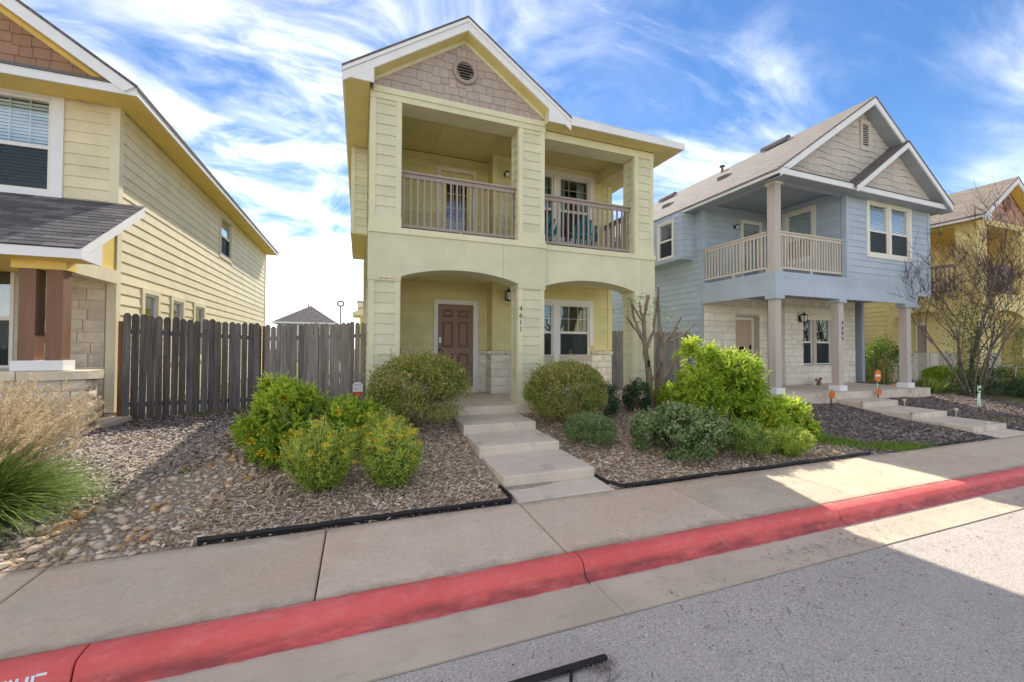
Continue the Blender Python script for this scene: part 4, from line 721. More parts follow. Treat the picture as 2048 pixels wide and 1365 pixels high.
# ------------------------------------------------------------------ the blue house, 4609
def blue_house():
    H = thing('two_storey_house', 'light blue two-storey house with corner balcony, stone ground floor and number 4609', 'house', (13.5, 7.5, -1.15))
    X0, X1, XI, YF, YD, YJ, Z0 = 10.15, 17.1, 13.0, 7.5, 9.9, 9.3, -1.15
    MB().box(X0-.08, 16.45, 7.22, 9.95, -1.75, Z0).build('porch_slab', 'concrete_step', H); MB().box(X0+.02, X1-.02, 9.96, 19.5, -1.75, -1.16).build('foundation', 'concrete_step', H)
    # side wall with siding
    b = MB(); b.box(X0, X0+.14, YD, 19.5, -1.14, 4.5).box(X0, X1, 19.4, 19.5, -1.14, 4.5).box(X1-.14, X1, YF+.1, 19.5, 1.75, 4.5).box(X1-.14, X1, YJ, 19.5, -1.14, 1.75); ws = b.build('side_wall', 'blue', H)
    siding(ws, frame(X0, 19.5, 0, -90), 19.5-YD-.10, -1.1, 4.45, 'blue', joint=3.66)
    MB().box(X0-.028, X0-.001, YD-.02, YD+.10, -1.12, 4.5).box(X0-.034, X0+.10, YD-.03, YD-.001, 1.98, 4.5).build('corner_board', 'blue', H)
    # bay on the flank
    by = MB().box(9.62, X0-.001, 10.27, 10.62, 2.90, 4.42).box(9.62, X0-.001, 11.28, 13.2, 2.90, 4.42).box(9.62, X0-.001, 10.62, 11.28, 2.90, 3.05).box(9.62, X0-.001, 10.62, 11.28, 4.22, 4.42).build('bay', 'blue', H); siding(by, frame(9.62, 10.62, 0, -90), .27, 2.98, 4.40, 'blue'); siding(by, frame(9.68, 10.27), .36, 2.98, 4.40, 'blue'); MB().box(9.60, 9.68, 10.24, 10.269, 2.9, 4.42).box(9.592, 9.5995, 10.245, 10.35, 2.9, 4.42).box(9.60, 9.619, 10.3505, 13.2, 2.9, 3.0).build('corner_board', 'blue', by)
    window(H, frame(9.615, 11.28, 3.05, -90), .66, 1.17, trim='white_warm', tw=.05, grid=(1, 1), blinds=False, room=False); MB().box(10.0, 10.02, 10.62, 11.28, 3.05, 4.22).build('dark_room', 'room', by)
    # balcony back walls
    BD = (11.86, 12.62, 2.1, 4.18); b = MB(); b.box(X0, BD[0], YD, YD+.12, 2.0, 4.62).box(BD[1], XI, YD, YD+.12, 2.0, 4.62).box(BD[0], BD[1], YD, YD+.12, BD[3], 4.62); wb = b.build('wall', 'blue', H)
    siding(wb, frame(X0+.1, YD), XI-X0-.1, 2.08, 4.62, 'blue', [(11.74-X0-.1, 12.74-X0-.1, 2, 4.31)])
    IW = (8.42, 9.22, 2.85, 4.33); b = MB(); b.box(XI, XI+.12, IW[1], YD, 2, 4.62).box(XI, XI+.12, YF+.1, IW[0], 2, 4.62).box(XI, XI+.12, IW[0], IW[1], 2, IW[2]).box(XI, XI+.12, IW[0], IW[1], IW[3], 4.62); wi = b.build('wall', 'blue', H)
    siding(wi, frame(XI, YD-.02, 0, -90), YD-YF-.14, 2.08, 4.62, 'blue', [(YD-.02-IW[1]-.11, YD-.02-IW[0]+.11, 2.75, 4.45)]); window(H, frame(XI, IW[1], IW[2], -90), IW[1]-IW[0], IW[3]-IW[2], trim='white_warm', tw=.115, grid=(1, 1), blinds=True, split=.45)
    MB().box(11.755, 11.857, YD-.045, YD, 2.08, 4.295).box(12.623, 12.725, YD-.045, YD, 2.08, 4.295).box(11.857, 12.623, YD-.045, YD, 4.182, 4.295).build('door_frame', 'white_warm', H)
    q = MB(); q.box(11.865, 11.97, YD+.02, YD+.06, 2.1, 4.175).box(12.51, 12.615, YD+.02, YD+.06, 2.1, 4.175).box(11.97, 12.51, YD+.02, YD+.06, 4.0, 4.175).box(11.97, 12.51, YD+.02, YD+.06, 2.1, 2.35); bd = q.build('balcony_door', 'blue_deep', H); MB().box(11.97, 12.51, YD+.035, YD+.041, 2.35, 4.0).build('pane', 'glass', bd)
    for i in range(26): piece('blind_slat', unit('box', 'blind'), bd, Matrix.Translation((11.97, YD+.055, 2.38+i*.063)) @ Matrix.Rotation(R(65), 4, 'X') @ Matrix.Diagonal((.54, .05, .002, 1)))
    MB().box(11.9, 12.6, YD+.4, YD+.42, 2.1, 4.2).build('dark_room', 'room', bd); porch_globe(H, frame(11.50, YD-.015, 4.02))
    # room over the porch: front wall
    FW = (14.03, 14.95, 2.86, 4.36); FW2 = (15.08, 16.0, 2.86, 4.36); b = MB(); b.box(XI+.02, FW[0], YF, YF+.12, 1.72, 4.55).box(FW2[1], X1, YF, YF+.12, 1.72, 4.55).box(FW[0], FW2[1], YF, YF+.12, 1.72, FW[2]).box(FW[0], FW2[1], YF, YF+.12, FW[3], 4.55).box(FW[1], FW2[0], YF, YF+.12, FW[2], FW[3]); wf = b.build('front_wall', 'blue', H)
    siding(wf, frame(XI+.1, YF), X1-XI-.2, 2.06, 4.5, 'blue', [(13.91-XI-.1, 16.12-XI-.1, 2.74, 4.6)])
    MB().box(XI-.02, XI+.1, YF-.03, YF-.001, 2.05, 4.5).box(XI-.03, XI-.0205, YF-.028, YF+.1, 2.05, 4.5).build('corner_board', 'blue', H); MB().box(X1-.1, X1+.03, YF-.03, YF-.001, 2.06, 4.5).build('corner_board', 'blue', H)
    for f in (FW, FW2): window(H, frame(f[0], YF, f[2]), f[1]-f[0], f[3]-f[2], tw=0, grid=(3, 2), blinds=True, split=.46)
    MB().box(13.91, 14.028, YF-.04, YF-.002, 2.74, 4.48).box(16.002, 16.12, YF-.04, YF-.002, 2.74, 4.48).box(14.028, 16.002, YF-.04, YF-.002, 4.362, 4.48).box(14.028, 16.002, YF-.04, YF-.002, 2.74, 2.858).box(14.952, 15.078, YF-.04, YF-.002, 2.858, 4.362).build('window_trim', 'white_warm', H)
    # bands round the balcony floor
    for z0, z1, y in ((1.88, 2.055, .03), (1.70, 1.878, .03), (1.435, 1.698, .045)):
        xr = X1+.02 if z0 > 1.6 else 16.35
        MB().box(X0-.02-y, xr, YF-y, YF+.02, z0, z1).box(X0-.02-y, X0+.03, YF+.021, YD-.03, z0, z1).build('band_board', 'blue', H)
    [MB().box(*q).build('beam_cap', 'blue', H) for q in ((X0-.09, X0+.24, YF-.07, YF+.24, 1.33, 1.434), (12.60, 12.90, YF-.06, YF+.22, 1.34, 1.434), (15.72, 16.38, YF-.06, YF+.22, 1.33, 1.434))]
    MB().box(X0+.03, XI, YF+.021, YD-.02, 1.86, 2.04).build('balcony_floor', 'blue_deep', H); MB().box(X0+.031, X1, YF+.05, YD+.0, 1.70, 1.73).build('porch_ceiling', 'blue_deep', H); MB().box(X0+.0, XI+.02, YF-.0, YD, 4.63, 4.66).build('balcony_ceiling', 'blue_deep', H)
    MB().box(X0-.02, XI-.02, YF+.0, YF+.16, 4.44, 4.62).box(X0-.02, X0+.14, YF+.161, YD-.03, 4.44, 4.62).build('balcony_beam', 'blue', H)
    # posts
    MB().box(10.14, 10.36, YF, YF+.22, 2.06, 4.36).build('balcony_post', 'post_grey', H); MB().box(10.10, 10.40, YF-.04, YF+.26, 4.36, 4.44).build('post_cap', 'white_warm', H); MB().box(10.11, 10.39, YF-.03, YF+.25, 2.056, 2.16).build('post_base', 'post_grey', H)
    for x in (10.13, 12.64, 15.86):
        MB().box(x, x+.22, YF, YF+.20, Z0+.15, 1.335).build('porch_post', 'post_grey', H); MB().box(x-.05, x+.27, YF-.05, YF+.25, Z0, Z0+.15).build('post_base', 'white', H)
    digits(H, '4609', 12.80, YF-.004, .72, .11, .15, 'black')
    railing(H, frame(10.20, YD-.04, 0, -90), YD-YF-.30, 2.16, 3.16, 19, 'rail_cream'); railing(H, frame(10.37, YF+.11), XI-10.40, 2.16, 3.16, 23, 'rail_cream')
    # stone ground floor
    DR = (11.62, 12.50, -1.13, 1.0); b = MB(); b.box(X0+.02, DR[0]-.1, YD, YD+.35, Z0, 1.7).box(DR[1]+.1, XI, YD, YD+.35, Z0, 1.7).box(DR[0]-.1, DR[1]+.1, YD, YD+.35, DR[3]+.1, 1.7).box(XI, XI+.12, YJ+.12, YD, Z0, 1.7)
    LW = (13.30+.55, 14.45, -.50, 1.05); L2 = (14.60, 15.30, -.50, 1.05)
    b.box(XI, 13.85, YJ, YJ+.12, Z0, 1.7).box(15.32, 16.55, YJ, YJ+.12, Z0, 1.7).box(13.85, 15.32, YJ, YJ+.12, Z0, -.52).box(13.85, 15.32, YJ, YJ+.12, 1.06, 1.7).box(14.38, 14.52, YJ, YJ+.12, -.52, 1.06); sw = b.build('stone_wall', 'mortar', H)
    stones(sw, frame(X0+.02, YD-.001), XI-X0-.05, Z0, 1.69, 'stone_white', [(DR[0]-.1-X0-.02, DR[1]+.1-X0-.02, -2, 1.1)], hs=(.14, .26), ls=(.25, .6), dep=.028)
    stones(sw, frame(XI-.001, YD-.03, 0, -90), YD-YJ-.03, Z0, 1.69, 'stone_white', hs=(.14, .26), ls=(.2, .35), dep=.028); stones(sw, frame(XI-.02, YJ-.001), 3.57, Z0, 1.69, 'stone_white', [(.87, 2.34, -.62, 1.07)], hs=(.14, .26), ls=(.25, .6), dep=.028)
    stones(sw, frame(XI+.82, YJ-.01), 1.55, -.62, -.52, 'stone_white', hs=(.1, .1), ls=(.07, .11), dep=.05, name='sill_stone')
    MB().box(DR[0], DR[1], YD+.22, YD+.27, DR[2], DR[3]).build('front_door', 'door_tan', H); MB().box(DR[0]-.098, DR[0]-.003, YD+.20, YD+.30, Z0, 1.098).box(DR[1]+.003, DR[1]+.098, YD+.20, YD+.30, Z0, 1.098).box(DR[0]-.003, DR[1]+.003, YD+.20, YD+.30, DR[3]+.003, 1.098).build('door_frame', 'white_warm', H)
    MB().box(DR[1]-.10, DR[1]-.05, YD+.18, YD+.219, .02, .16).lathe([(.02, 0), (.03, .02), (.02, .04)], (DR[1]-.075, YD+.17, -.14), 10).build('door_handle', 'black', H)
    for x0, x1 in ((13.86, 14.375), (14.525, 15.31)): window(H, frame(x0, YJ+.06, -.50), x1-x0, 1.55, tw=0, grid=(1, 1), split=.49, screen=True)
    lantern(H, frame(13.66, YJ-.03, 1.05), 1.25)
    # gables and roof
    YE, e0, e1, S = 7.08, 9.72, 17.52, .685; AX = 13.6; RT = 7.20; zr = lambda x, a: a-S*abs(x-AX)
    MB().box(e0, e1, YE, YE+.03, 4.405, 4.55).build('fascia', 'white', H); MB().box(e0, e0+.03, YE+.031, 19.9, 4.405, 4.55).build('fascia', 'white', H); MB().box(e1-.03, e1, YE+.031, 19.9, 4.405, 4.55).build('fascia', 'white', H)
    MB().box(e0+.031, e1-.031, YE+.031, YF-.035, 4.415, 4.43).box(e0+.031, X0-.03, YF-.034, 19.8, 4.415, 4.43).box(X1+.031, e1-.031, YF-.034, 19.8, 4.415, 4.43).build('soffit', 'blue_deep', H)
    MB().hexa([(e0, YE-.02, 4.552), (e1, YE-.02, 4.552), (e1-.3, YF-.06, 4.72), (e0+.3, YF-.06, 4.72), (e0, YE-.02, 4.566), (e1, YE-.02, 4.566), (e1-.3, YF-.06, 4.735), (e0+.3, YF-.06, 4.735)]).build('pent_roof', 'roof_courses_grey', H)
    for x1 in (e0-.022, e1+.022): MB().hexa([(AX, YE-.03, RT-.05), (x1, YE-.03, zr(x1, RT-.05)), (x1, 19.95, zr(x1, RT-.05)), (AX, 19.95, RT-.05), (AX, YE-.03, RT), (x1, YE-.03, zr(x1, RT)), (x1, 19.95, zr(x1, RT)), (AX, 19.95, RT)]).build('roof', 'roof_courses', H)
    def rk(x0, z0, x1, z1, y, h, m='white', n='rake_board', t=.03): MB().hexa([(x0, y, z0-h), (x1, y, z1-h), (x1, y+t, z1-h), (x0, y+t, z0-h), (x0, y, z0), (x1, y, z1), (x1, y+t, z1), (x0, y+t, z0)]).build(n, m, H)
    for x1 in (e0+.06, e1-.3): rk(AX, RT-.052, x1, zr(x1, RT-.052), YE-.02, .19); rk(AX, RT-.24, x1, zr(x1, RT-.24), YE+.011, .012, 'blue_deep', 'gable_soffit', .37)
    YG = 7.42; g = MB().prism([(e0+.5, YG, 4.6), (e1-.5, YG, 4.6), (e1-.5, YG, zr(e1-.5, RT-.25)), (AX, YG, RT-.25), (e0+.5, YG, zr(e0+.5, RT-.25))], (0, .1, 0)).build('gable_wall', 'shake_grey', H)
    shakes(g, frame(0, YG-.001), e0+.3, e1-1.4, 4.68, 7.1, [(S, 1, RT-.26+S*AX), (-S, 1, RT-.26-S*AX), (0, -1, -4.68)], 'shake_grey', expo=.19, wid=(.15, .33), stag=.028, wavy=True, hole=(13.72, 6.24, .24, .46))
    vt = MB(); x0, x1, z0, z1 = 13.50, 13.95, 5.80, 6.68; y = YG-.05
    vt.box(x0, x0+.085, y, YG, z0, z1).box(x1-.085, x1, y, YG, z0, z1).box(x0+.085, x1-.085, y, YG, z0, z0+.11).box(x0+.085, x1-.085, y, YG, z1-.11, z1); vo = vt.build('gable_vent', 'shake_grey', H); MB().box(x0+.085, x1-.085, YG-.024, YG-.022, z0+.1, z1-.1).build('vent_back', 'room', vo)
    for i in range(10): zz = z0+.12+i*.066; MB().hexa([(x0+.085, y+.004, zz), (x1-.085, y+.004, zz), (x1-.085, YG-.026, zz+.03), (x0+.085, YG-.026, zz+.03), (x0+.085, y+.004, zz+.012), (x1-.085, y+.004, zz+.012), (x1-.085, YG-.026, zz+.042), (x0+.085, YG-.026, zz+.042)]).build('louvre', 'shake_grey', vo)
    # lower gable on the right
    A2, R2 = 14.97, 6.14; yg = 6.98; zq = lambda x, a: a-S*abs(x-A2); xl, xr2 = 12.62, 17.30
    for x1 in (xl, xr2): MB().hexa([(A2, yg-.02, R2-.05), (x1, yg-.02, zq(x1, R2-.05)), (x1, 7.6, zq(x1, R2-.05)), (A2, 7.6, R2-.05), (A2, yg-.02, R2), (x1, yg-.02, zq(x1, R2)), (x1, 7.6, zq(x1, R2)), (A2, 7.6, R2)]).build('roof', 'roof_courses_grey', H); rk(A2, R2-.052, x1, zq(x1, R2-.052), yg-.01, .17)
    rk(A2, R2-.22, xr2, zq(xr2, R2-.22), yg+.021, .012, 'blue_deep', 'gable_soffit', .30); g2 = MB().prism([(xl+.3, 7.30, 4.6), (xr2-.3, 7.30, 4.6), (A2, 7.30, R2-.23)], (0, .1, 0)).build('gable_wall', 'shake_grey', H)
    shakes(g2, frame(0, 7.299), xl+.2, xr2, 4.66, 6.0, [(S, 1, R2-.24+S*A2), (-S, 1, R2-.24-S*A2), (0, -1, -4.66)], 'shake_grey', expo=.19, wid=(.15, .33), stag=.028, wavy=True)
    # things standing on the left slope of the roof
    sl = math.atan(S)
    def onroof(x, y): return Matrix.Translation((x, y, zr(x, RT))) @ Matrix.Rotation(-sl, 4, 'Y')
    for x, y, s in ((13.25, 9.75, 1.), (13.05, 14.7, 1.)):
        F = onroof(x, y); b = MB(F); n = 12; vs = []
        for k in range(n+1):
            a = math.pi*k/n
            vs += [(-.16*math.cos(a)*s, yy, .03+.13*math.sin(a)*s) for yy in (-.45*s, .45*s)]
        b.add(vs, [(2*k, 2*k+1, 2*k+3, 2*k+2) for k in range(n)]+[tuple(2*k for k in range(n+1)), tuple(2*k+1 for k in range(n+1))[::-1], (0, 2*n, 2*n+1, 1)]); b.build('ridge_vent', 'roof_grey', H, False)
    for x, y in ((11.75, 10.5), (11.35, 12.8)): F = onroof(x, y); MB(F).hexa([(-.14, -.2, .002), (.2, -.2, .002), (.2, .2, .002), (-.14, .2, .002), (-.10, -.17, .11), (.2, -.17, .02), (.2, .17, .02), (-.10, .17, .11)]).build('roof_vent', 'roof_grey', H)
    MB().lathe([(.05, 0), (.05, .22), (.10, .225), (.10, .27), (.02, .30)], (13.2, 11.9, zr(13.2, RT)-.02), 12).build('vent_pipe', 'roof_grey', H)
blue_house()
# ------------------------------------------------------------------ the yellow house at the right edge
def yellow_house():
    H = thing('two_storey_house', 'yellow two-storey house with round gable vent, half hidden behind the bare tree', 'house', (22, 7.5, -1.2))
    X0, X1, YF, YD = 20.05, 36, 7.52, 10.0; Z0 = -1.25
    MB().box(X0, X1, 7.3, 10.0, -1.8, Z0).build('porch_slab', 'concrete_step', H)
    w = MB().box(X0, X0+.14, YD, 20, Z0, 4.75).box(X0, X1, 19.9, 20, Z0, 4.6).box(X0+.14, X1, YD, YD+.12, Z0, 4.75).build('wall', 'yellow', H); siding(w, frame(X0, 20, 0, -90), 9.9, -.1, 4.5, 'yellow'); siding(w, frame(X0+.14, YD), 6.8, -.1, 1.6, 'yellow', [(1.45, 2.45, -2, 1.25)]); siding(w, frame(X0+.14, YD), 6.8, 2.1, 4.6, 'yellow')
    MB().box(X0-.03, X0+.1, YD-.03, YD-.001, Z0, 4.6).box(X0-.036, X0-.0305, YD-.028, YD+.1, Z0, 4.6).build('corner_board', 'yellow', H)
    sw = MB().box(X0-.0, X1, YD-.06, YD-.032, Z0, -.1).build('stone_wainscot', 'mortar', H); stones(sw, frame(X0, YD-.06), 3.2, Z0, -.12, 'stone_white', [(1.58, 2.58, -2, 1)], dep=.03)
    MB().box(21.72, 22.42, YD-.03, YD+.02, -1.2, 1.05).build('front_door', 'door_brown', H); MB().box(21.62, 21.719, YD-.07, YD, Z0, 1.15).box(22.421, 22.53, YD-.07, YD, Z0, 1.15).box(21.719, 22.421, YD-.07, YD, 1.051, 1.15).build('door_frame', 'white_warm', H)
    for z0, z1 in ((Z0, 1.15), (2.05, 4.45)):
        for a, c in ((X0, 20.72), (23.15, 23.8)):
            col = MB().box(a, c, YF, YF+.56, z0, z1).build('column', 'yellow', H); siding(col, frame(a+.09, YF), c-a-.18, z0, z1, 'yellow'); siding(col, frame(a, YF+.47, 0, -90), .38, z0, z1, 'yellow')
    n = 16
    def archp(F, L, a0, a1):
        bot = [(0, 1.15), (a0, 1.15), (a0, 1.25)]+[(a0+(a1-a0)*i/n, 1.25+.22*(1-(2*i/n-1)**2)) for i in range(1, n)]+[(a1, 1.25), (a1, 1.15), (L, 1.15)]
        b = MB(F); m = len(bot); b.add([(x, y, z) for y in (-.03, .2) for x, z in bot]+[(x, y, 2.05) for y in (-.03, .2) for x, z in bot], [f for i in range(m-1) for f in ((i, i+1, 2*m+i+1, 2*m+i), (m+i+1, m+i, 3*m+i, 3*m+i+1), (i, m+i, m+i+1, i+1), (2*m+i, 2*m+i+1, 3*m+i+1, 3*m+i))]+[(0, 2*m, 3*m, m), (m-1, 2*m-1, 4*m-1, 3*m-1)]); b.build('arched_panel', 'yellow', H)
    archp(frame(X0+.02, YF), 3.8, .72, 3.1); archp(frame(X0, YD, 0, -90), YD-YF-.02, .12, 1.88)
    MB().box(X0+.2, X1, YF+.2, YD-.01, 1.92, 2.05).build('balcony_floor', 'taupe', H); MB().box(X0+.2, X1, YF+.2, YD+.05, 4.62, 4.65).build('balcony_ceiling', 'yellow_deep', H)
    MB().box(X0-.02, 27, YF-.02, YF+.4, 4.45, 4.66).box(X0-.02, X0+.2, YF+.401, YD-.04, 4.45, 4.60).build('beam_board', 'yellow', H)
    railing(H, frame(X0+.15, YD-.05, 0, -90), 1.85, 2.15, 3.15, 15, 'taupe'); railing(H, frame(20.73, YF+.2), 2.42, 2.15, 3.15, 18, 'taupe')
    AX, S, YE, RT = 22.05, .68, 7.2, 6.25; zr = lambda x, a: a-S*abs(x-AX)
    for x1 in (19.70, 24.4): MB().hexa([(AX, YE-.02, RT-.05), (x1, YE-.02, zr(x1, RT-.05)), (x1, 20, zr(x1, RT-.05)), (AX, 20, RT-.05), (AX, YE-.02, RT), (x1, YE-.02, zr(x1, RT)), (x1, 20, zr(x1, RT)), (AX, 20, RT)]).build('roof', 'roof_courses_tan', H); MB().hexa([(AX, YE-.01, RT-.25), (x1, YE-.01, zr(x1, RT-.25)), (x1, YE+.02, zr(x1, RT-.25)), (AX, YE+.02, RT-.25), (AX, YE-.01, RT-.052), (x1, YE-.01, zr(x1, RT-.052)), (x1, YE+.02, zr(x1, RT-.052)), (AX, YE+.02, RT-.052)]).build('rake_board', 'white', H); MB().hexa([(AX, YE+.021, RT-.27), (x1, YE+.021, zr(x1, RT-.27)), (x1, YF-.03, zr(x1, RT-.27)), (AX, YF-.03, RT-.27), (AX, YE+.021, RT-.255), (x1, YE+.021, zr(x1, RT-.255)), (x1, YF-.03, zr(x1, RT-.255)), (AX, YF-.03, RT-.255)]).build('gable_soffit', 'yellow_deep', H)
    MB().box(19.72, 19.75, YE+.021, 20, 4.52, 4.655).build('fascia', 'white', H); MB().prism([(19.73, YE, 4.46), (20.2, YE, 4.46), (20.2, YE, 4.73), (19.73, YE, 4.47)], (0, .03, 0)).build('eave_return', 'white', H); MB().box(19.751, X0-.03, YE+.05, 20, 4.53, 4.545).build('soffit', 'yellow_deep', H)
    g = MB().prism([(20.2, YF, 4.66), (23.9, YF, 4.66), (AX, YF, RT-.29)], (0, .1, 0)).build('gable_wall', 'shake_pink', H); shakes(g, frame(0, YF-.001), 20.1, 23.6, 4.68, 6.1, [(S, 1, RT-.30+S*AX), (-S, 1, RT-.30-S*AX), (0, -1, -4.68)], 'shake_pink', expo=.24, wid=(.3, .45), stag=.03, wavy=True)
    vx, vz = 22.05, 5.36; k = 20; vb = MB(); ring = [(vx+r*math.cos(6.28318*i/k), y, vz+r*math.sin(6.28318*i/k)) for r, y in ((.27, YF-.02), (.27, YF-.07), (.20, YF-.07), (.20, YF-.01)) for i in range(k)]; vb.add(ring, [(j*k+i, j*k+(i+1) % k, (j+1)*k+(i+1) % k, (j+1)*k+i) for j in range(3) for i in range(k)]); vo = vb.build('round_vent', 'shake_brown', H)
    MB().prism([(vx+.2*math.cos(6.28318*i/k), YF-.035, vz+.2*math.sin(6.28318*i/k)) for i in range(k)], (0, -.003, 0)).build('vent_back', 'room', vo)
    for i in range(6): z = vz-.15+i*.055; hw = math.sqrt(max(.198**2-(z-vz)**2, .001)); MB().box(vx-hw, vx+hw, YF-.06, YF-.04, z, z+.022).build('louvre', 'shake_pink', vo)
yellow_house()
# ------------------------------------------------------------------ houses beyond the fence, lamp
def far_houses():
    H = thing('hip_roof_house', 'distant grey-blue house with brown hip roof seen above the wooden fence', 'house', (-5, 47, -1.3)); Y = 45
    MB().box(-7.35, -2.5, Y, Y+8, -1.3, 2.4).build('wall', 'blue', H)
    e0, e1, ya, yb, ez, rz = -7.85, -2.1, Y-.5, Y+8.5, 2.5, 4.42; rx = -4.8; MB().add([(e0, ya, ez), (e1, ya, ez), (e1, yb, ez), (e0, yb, ez), (rx, ya+3, rz), (rx, yb-3, rz)], [(0, 1, 4), (1, 2, 5, 4), (2, 3, 5), (3, 0, 4, 5), (3, 2, 1, 0)]).build('roof', 'roof_courses_grey', H)
    MB().box(e0, e1, ya-.02, ya, 2.34, 2.5).box(e0-.02, e0, ya, yb, 2.34, 2.5).box(e1, e1+.02, ya, yb, 2.34, 2.5).build('fascia', 'white', H)
    for x0, x1, m in ((-6.8, -6.05, 'blind'), (-5.95, -5.1, 'sign_white'), (-4.2, -3.5, 'blind'), (-3.4, -2.75, 'sign_white')): q = MB().box(x0, x1, Y-.05, Y-.002, 1.2, 2.2).build('window', 'white', H); MB().box(x0+.06, x1-.06, Y-.058, Y-.051, 1.26, 2.14).build('pane', m, q)
    MB().lathe([(.06, 0), (.06, .5)], (-5.1, ya+3.4, 4.15), 8).build('vent_pipe', 'roof_edge', H)
    H = thing('neighbour_house', 'corner of a yellow house with pale eaves showing behind the fence', 'house', (.3, 22, -1.3))
    MB().box(.02, 3.5, 22.0, 26, -1.3, 2.3).build('wall', 'yellow', H); MB().prism([(-.32, 21.6, 1.62), (1.2, 21.6, 1.62), (1.2, 21.6, 2.2), (.35, 21.6, 2.02), (-.32, 21.6, 1.78)], (0, 2, 0)).build('eave', 'white_warm', H); MB().box(-.1, 3.5, 21.9, 26, 2.05, 2.30).build('upper_eave', 'white_warm', H); MB().box(-.12, 3.5, 21.88, 26, 2.301, 2.36).build('roof', 'roof_courses_grey', H)
    L = thing('lamp_post', 'thin dark street lamp with round head far behind the fence', 'street lamp', (-1.62, 40, -1.3)); MB().tube([(-1.62, 40, -1.3), (-1.62, 40, 3.75)], [.09, .06], 8).build('pole', 'roof_grey', L); n = 16
    MB().tube([(-1.62+.27*math.cos(6.2832*k/n), 40, 4.0+.22*math.sin(6.2832*k/n)) for k in range(n+1)], .075, 6).build('lamp_head', 'roof_grey', L)
far_houses()
fence('wooden_fence', 'dark weathered picket fence running from the cream house corner', (-3.80, 8.86), (-1.93, 9.72), -1.27, -1.35, 1.83, 'wood_dark')
fence('wooden_fence', 'grey weathered picket fence between the dark fence and the pale green house', (-1.86, 9.80), (.12, 9.80), -1.37, -1.27, 1.84, 'wood')
fence('wooden_fence', 'grey picket fence between the pale green house and the blue house', (6.55, 10.4), (10.1, 10.4), -1.38, -1.42, 1.95, 'wood')
fence('wooden_fence', 'short grey picket fence between the blue house and the yellow house', (17.15, 11.4), (20.0, 11.4), -1.4, -1.4, 1.95, 'wood')
# ------------------------------------------------------------------ plants
def arr_mesh(name, V, F, m, rnd=None, smooth=False):
    """V (n,3) float, F (k,3|4) int -> mesh; rnd: per-face random number for the colour ramp."""
    me = bpy.data.meshes.new(name); k, q = F.shape; me.vertices.add(len(V)); me.vertices.foreach_set('co', np.asarray(V, np.float32).ravel())
    me.loops.add(k*q); me.loops.foreach_set('vertex_index', np.asarray(F, np.int32).ravel()); me.polygons.add(k); me.polygons.foreach_set('loop_start', np.arange(0, k*q, q, dtype=np.int32)); me.polygons.foreach_set('loop_total', np.full(k, q, np.int32))
    if smooth: me.polygons.foreach_set('use_smooth', np.ones(k, bool))
    if rnd is not None: a = me.attributes.new('rnd', 'FLOAT', 'FACE'); a.data.foreach_set('value', np.asarray(rnd, np.float32))
    me.materials.append(MT[m]); me.update(calc_edges=True); return me
def nrm(a): return a/np.maximum(np.linalg.norm(a, axis=-1, keepdims=True), 1e-9)
def leaf_mesh(name, C, T, L, Wd, m, rnd, fold=.25, up=None):
    """leaves at C growing along T: two triangles folded on the midrib."""
    n = len(C); T = nrm(T); U = nrm(rng.normal(size=(n, 3)))+np.array([0, 0, .9]) if up is None else up; S = nrm(np.cross(T, U)); Nn = np.cross(S, T)
    L = np.asarray(L).reshape(-1, 1)*np.ones((n, 1)); Wd = np.asarray(Wd).reshape(-1, 1)*np.ones((n, 1))
    b = C; l = C+T*L*.45+S*Wd*.5+Nn*Wd*fold; r = C+T*L*.45-S*Wd*.5+Nn*Wd*fold; t = C+T*L-Nn*L*.12
    V = np.stack([b, l, t, r], 1).reshape(-1, 3); i = np.arange(n)*4; F = np.stack([np.stack([i, i+2, i+1], 1), np.stack([i, i+3, i+2], 1)], 1).reshape(-1, 3)
    return arr_mesh(name, V, F, m, np.repeat(rnd, 2))
def clumps(n, r, h, k, low=.75, cl=.24, blobs=None):
    """points spread through the outer part of lumpy rounded masses; blobs: (dx,dy,dz,rx,ry,rz) about the base, else one dome"""
    B = np.array(blobs if blobs else [(0, 0, h*.50, r[0], r[1], h*.50)], float); wt = (B[:, 3]*B[:, 5])**1.0; wt /= wt.sum(); kb = rng.choice(len(B), k, p=wt)
    d = nrm(rng.normal(size=(k, 3))); d[:, 2] = np.where(d[:, 2] < -low, -d[:, 2]*.5, d[:, 2]); d = nrm(d); f = rng.uniform(.70, 1.0, (k, 1)); which = rng.integers(0, k, n)
    p = (d*f)[which]+rng.normal(size=(n, 3))*cl*rng.uniform(.5, 1.1, (k, 1))[which]; m = np.linalg.norm(p, axis=1, keepdims=True); p = np.where(m > 1.10, p/m*(1.10-rng.uniform(0, .2, (n, 1))), p)
    b = B[kb[which]]; P = p*b[:, 3:]+b[:, :3]; ok = P[:, 2] > .015; return P[ok], nrm(p+np.array([0, 0, .05]))[ok], (rng.uniform(-.18, .18, k)[which])[ok]
